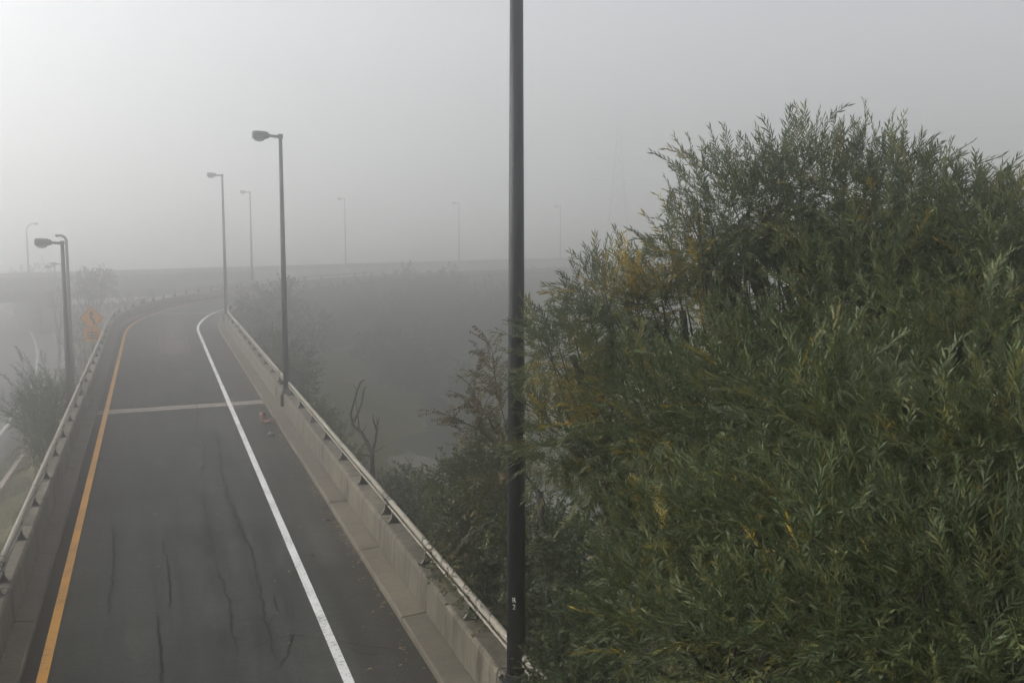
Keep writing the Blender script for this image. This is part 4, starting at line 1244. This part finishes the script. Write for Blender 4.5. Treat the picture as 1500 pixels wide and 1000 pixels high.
def verge_area(n):
    s = rng.uniform(22, 95, n); p = rng.uniform(-8.2, -3.05, n)
    q = np.array([rp(a, b)[:2] for a, b in zip(s, p)]); return q[:, 0], q[:, 1]
GR = leaf_mat('dry_grass', [(0.0, (0.05, 0.055, 0.02)), (0.5, (0.10, 0.095, 0.035)), (1.0, (0.19, 0.15, 0.07))], 1.1, 0.7, 0.2)
grass('verge_grass', 'olive rough grass on the verge between highway and ramp', verge_area, 42000, 0.28, GR)
def valley_area(n):
    s = rng.uniform(14, 80, n); p = 5.2 + rng.uniform(0, 1, n)**1.3 * 45
    q = np.array([rp(min(a, 71), b)[:2] for a, b in zip(s, p)])
    keep = river_dist(q[:, 0], q[:, 1]) > 6.5
    q = np.where(keep[:, None], q, q[np.argmax(keep)][None] + rng.normal(0, 1, q.shape))
    return q[:, 0], q[:, 1]
grass('valley_grass', 'tall weeds and grass on the bank below the valley parapet', valley_area, 60000, 0.7, FAR)

# ------------------------------------------------------------------ rubble and litter on the road
def chunk(name, c, r, mat, label, cat, group=None, seed=0, squash=0.6):
    rr = random.Random(seed); bm = bmesh.new(); bmesh.ops.create_icosphere(bm, subdivisions=1, radius=1)
    ang = rr.uniform(0, 6.28)
    for v in bm.verts:
        k = rr.uniform(0.72, 1.15); v.co *= k
        v.co = Vector((v.co.x * r * 1.3, v.co.y * r, max(v.co.z, -0.5) * r * squash))
    lo = min(v.co.z for v in bm.verts)
    for v in bm.verts: v.co.z -= lo
    me = bpy.data.meshes.new(name); bm.to_mesh(me); bm.free(); me.materials.append(mat)
    o = bpy.data.objects.new(name, me); COL.objects.link(o); o.location = c; o.rotation_euler = (0, 0, ang)
    tag(o, label, cat, group); return o
rr = random.Random(3)
for i in range(11):
    u, v = rr.uniform(378, 402), rr.uniform(611, 621)
    c = on(u, v, 0.0)
    o = MB().box((0, 0, 0), 0.2, 0.1, 0.07, bev=0.012).build('broken_brick', M['brick'])
    o.location = (c[0], c[1], 0.055 + (0.08 if i % 4 == 3 else 0)); o.rotation_euler = (rr.uniform(-.3, .3), rr.uniform(-.3, .3), rr.uniform(0, 3)); o.scale = (rr.uniform(.7, 1.4), rr.uniform(.9, 1.5), rr.uniform(.9, 1.5))
    tag(o, 'broken reddish brick in the heap on the shoulder by the kerb', 'brick', 'heap of broken bricks on the shoulder')
chunk('rock', on(396.5, 638, 0.002), 0.13, M['stone'], 'pale fist sized rock lying near the brick heap', 'rock', seed=5, squash=0.8)
for i, (u, v, lab) in enumerate(((326, 505, 'small stone on the shoulder past the expansion joint'), (318, 512, 'tiny pale stone beside the white line past the joint'), (481, 762, 'dark stone on the shoulder near the kerb'))):
    chunk('stone', on(u, v, 0.002), 0.06, M['stone'] if i < 2 else M['post'], lab, 'stone', seed=20 + i)
# fallen leaves and grit along the kerb
n = 420
ss = rng.uniform(13, 60, n); pp = np.where(rng.uniform(size=n) < 0.7, 3.88 - rng.exponential(0.10, n), rng.uniform(-1.6, 3.8, n))
keepk = (rng.uniform(size=n) < 0.5) | (pp > 3.5)
ss, pp = ss[keepk], pp[keepk]
V, Fc, T = [], [], []
for i, (s, p_) in enumerate(zip(ss, pp)):
    v, f = leaf_geo(rng.uniform(0.05, 0.13), rng.uniform(0.03, 0.06), 0.1, 0.3)
    R = rotz(rng.uniform(0, 6.28)) @ rotx(rng.uniform(-.3, .3))
    V.append(v @ R.T + np.array(rp(s, p_, 0.014))); Fc.append(f + 5 * i); T.append(np.full(5, np.clip(rng.normal(0.7, 0.2), 0, .92)))
me = tri_mesh('fallen_leaves', np.concatenate(V), np.concatenate(Fc), np.concatenate(T), leaf_mat('fallen_leaf', [(0, (0.08, 0.055, 0.03)), (0.6, (0.16, 0.11, 0.05)), (1, (0.32, 0.24, 0.10))], 1.1, 0.7, 0.1))
o = bpy.data.objects.new('fallen_leaves', me); COL.objects.link(o); tag(o, 'dry fallen leaves and grit gathered along the kerb', 'leaves', kind='stuff')

# ------------------------------------------------------------------ pylon and power lines
def pylon():
    d = 250.0; c = at(905, 340, d); g = gz(c[0], c[1]); top = at(905, 178, d)[2]
    t = empty('power_pylon', (c[0], c[1], g)); tag(t, 'lattice power pylon almost lost in the fog', 'pylon')
    H = top - g
    def wd(q): return 3.2 * (1 - q) ** 1.3 + 0.35
    lv = np.linspace(0, 1, 11)
    for sx in (-1, 1):
        for sy in (-1, 1):
            m = MB(); m.tube([(sx*wd(q), sy*wd(q), H*q) for q in lv], 0.12, 4); m.build('leg', M['pole_grey'], t, off=False)
    for a, b in zip(lv[:-1], lv[1:]):
        m = MB()
        for s1, s2 in (((-1,-1),(1,-1)), ((1,-1),(1,1)), ((1,1),(-1,1)), ((-1,1),(-1,-1))):
            m.tube([(s1[0]*wd(a), s1[1]*wd(a), H*a), (s2[0]*wd(b), s2[1]*wd(b), H*b)], 0.08, 3)
            m.tube([(s2[0]*wd(a), s2[1]*wd(a), H*a), (s1[0]*wd(b), s1[1]*wd(b), H*b)], 0.08, 3)
        m.build('brace', M['pole_grey'], t, off=False)
    tips = []
    for q, w in ((0.62, 6.5), (0.76, 5.5), (0.90, 4.2)):
        for s in (-1, 1):
            m = MB(); m.tube([(s*wd(q), 0, H*q), (s*w, 0, H*q + 0.2)], 0.1, 4); m.tube([(s*wd(q), 0, H*q + 1.4), (s*w, 0, H*q + 0.2)], 0.07, 4); m.build('cross_arm', M['pole_grey'], t, off=False)
            tips.append(Vector((c[0] + s*w, c[1], g + H*q - 0.5)))
    names = ['lowest', 'middle', 'highest']
    for i, a in enumerate(tips):
        e = Vector((a.x + 170, a.y - 190, a.z - 0.5))
        pts = [a.lerp(e, q) - Vector((0, 0, 3.2 * 4 * q * (1 - q))) for q in np.linspace(0, 1, 24)]
        m = MB(); m.tube(pts, 0.035, 4)
        o = m.build('power_line', M['post'])
        tag(o, f'{names[i // 2]} pair of hazy power line wires running from the pylon', 'power line', f'{names[i // 2]} wires from the pylon')
pylon()

# ------------------------------------------------------------------ fog
m = MB()
m.add([(x, y, z) for z in (-13.5, 36.0) for x, y in ((-700, -300), (700, -300), (700, 890), (-700, 890))], [(3,2,1,0), (4,5,6,7), (0,1,5,4), (1,2,6,5), (2,3,7,6), (3,0,4,7)])
hz = m.build('haze', None)
hm = bpy.data.materials.new('fog'); hm.use_nodes = True
nt = hm.node_tree; nt.nodes.clear()
ov = nt.nodes.new('ShaderNodeOutputMaterial'); pv = nt.nodes.new('ShaderNodeVolumePrincipled')
pv.inputs['Color'].default_value = (0.985, 0.987, 0.99, 1)
pv.inputs['Density'].default_value = FOG_DENSITY
pv.inputs['Anisotropy'].default_value = FOG_G
nt.links.new(pv.outputs[0], ov.inputs['Volume'])
hz.data.materials.append(hm)
try: hm.cycles.homogeneous_volume = True
except Exception: pass
tag(hz, 'even grey morning fog filling the whole valley', 'fog', kind='stuff')
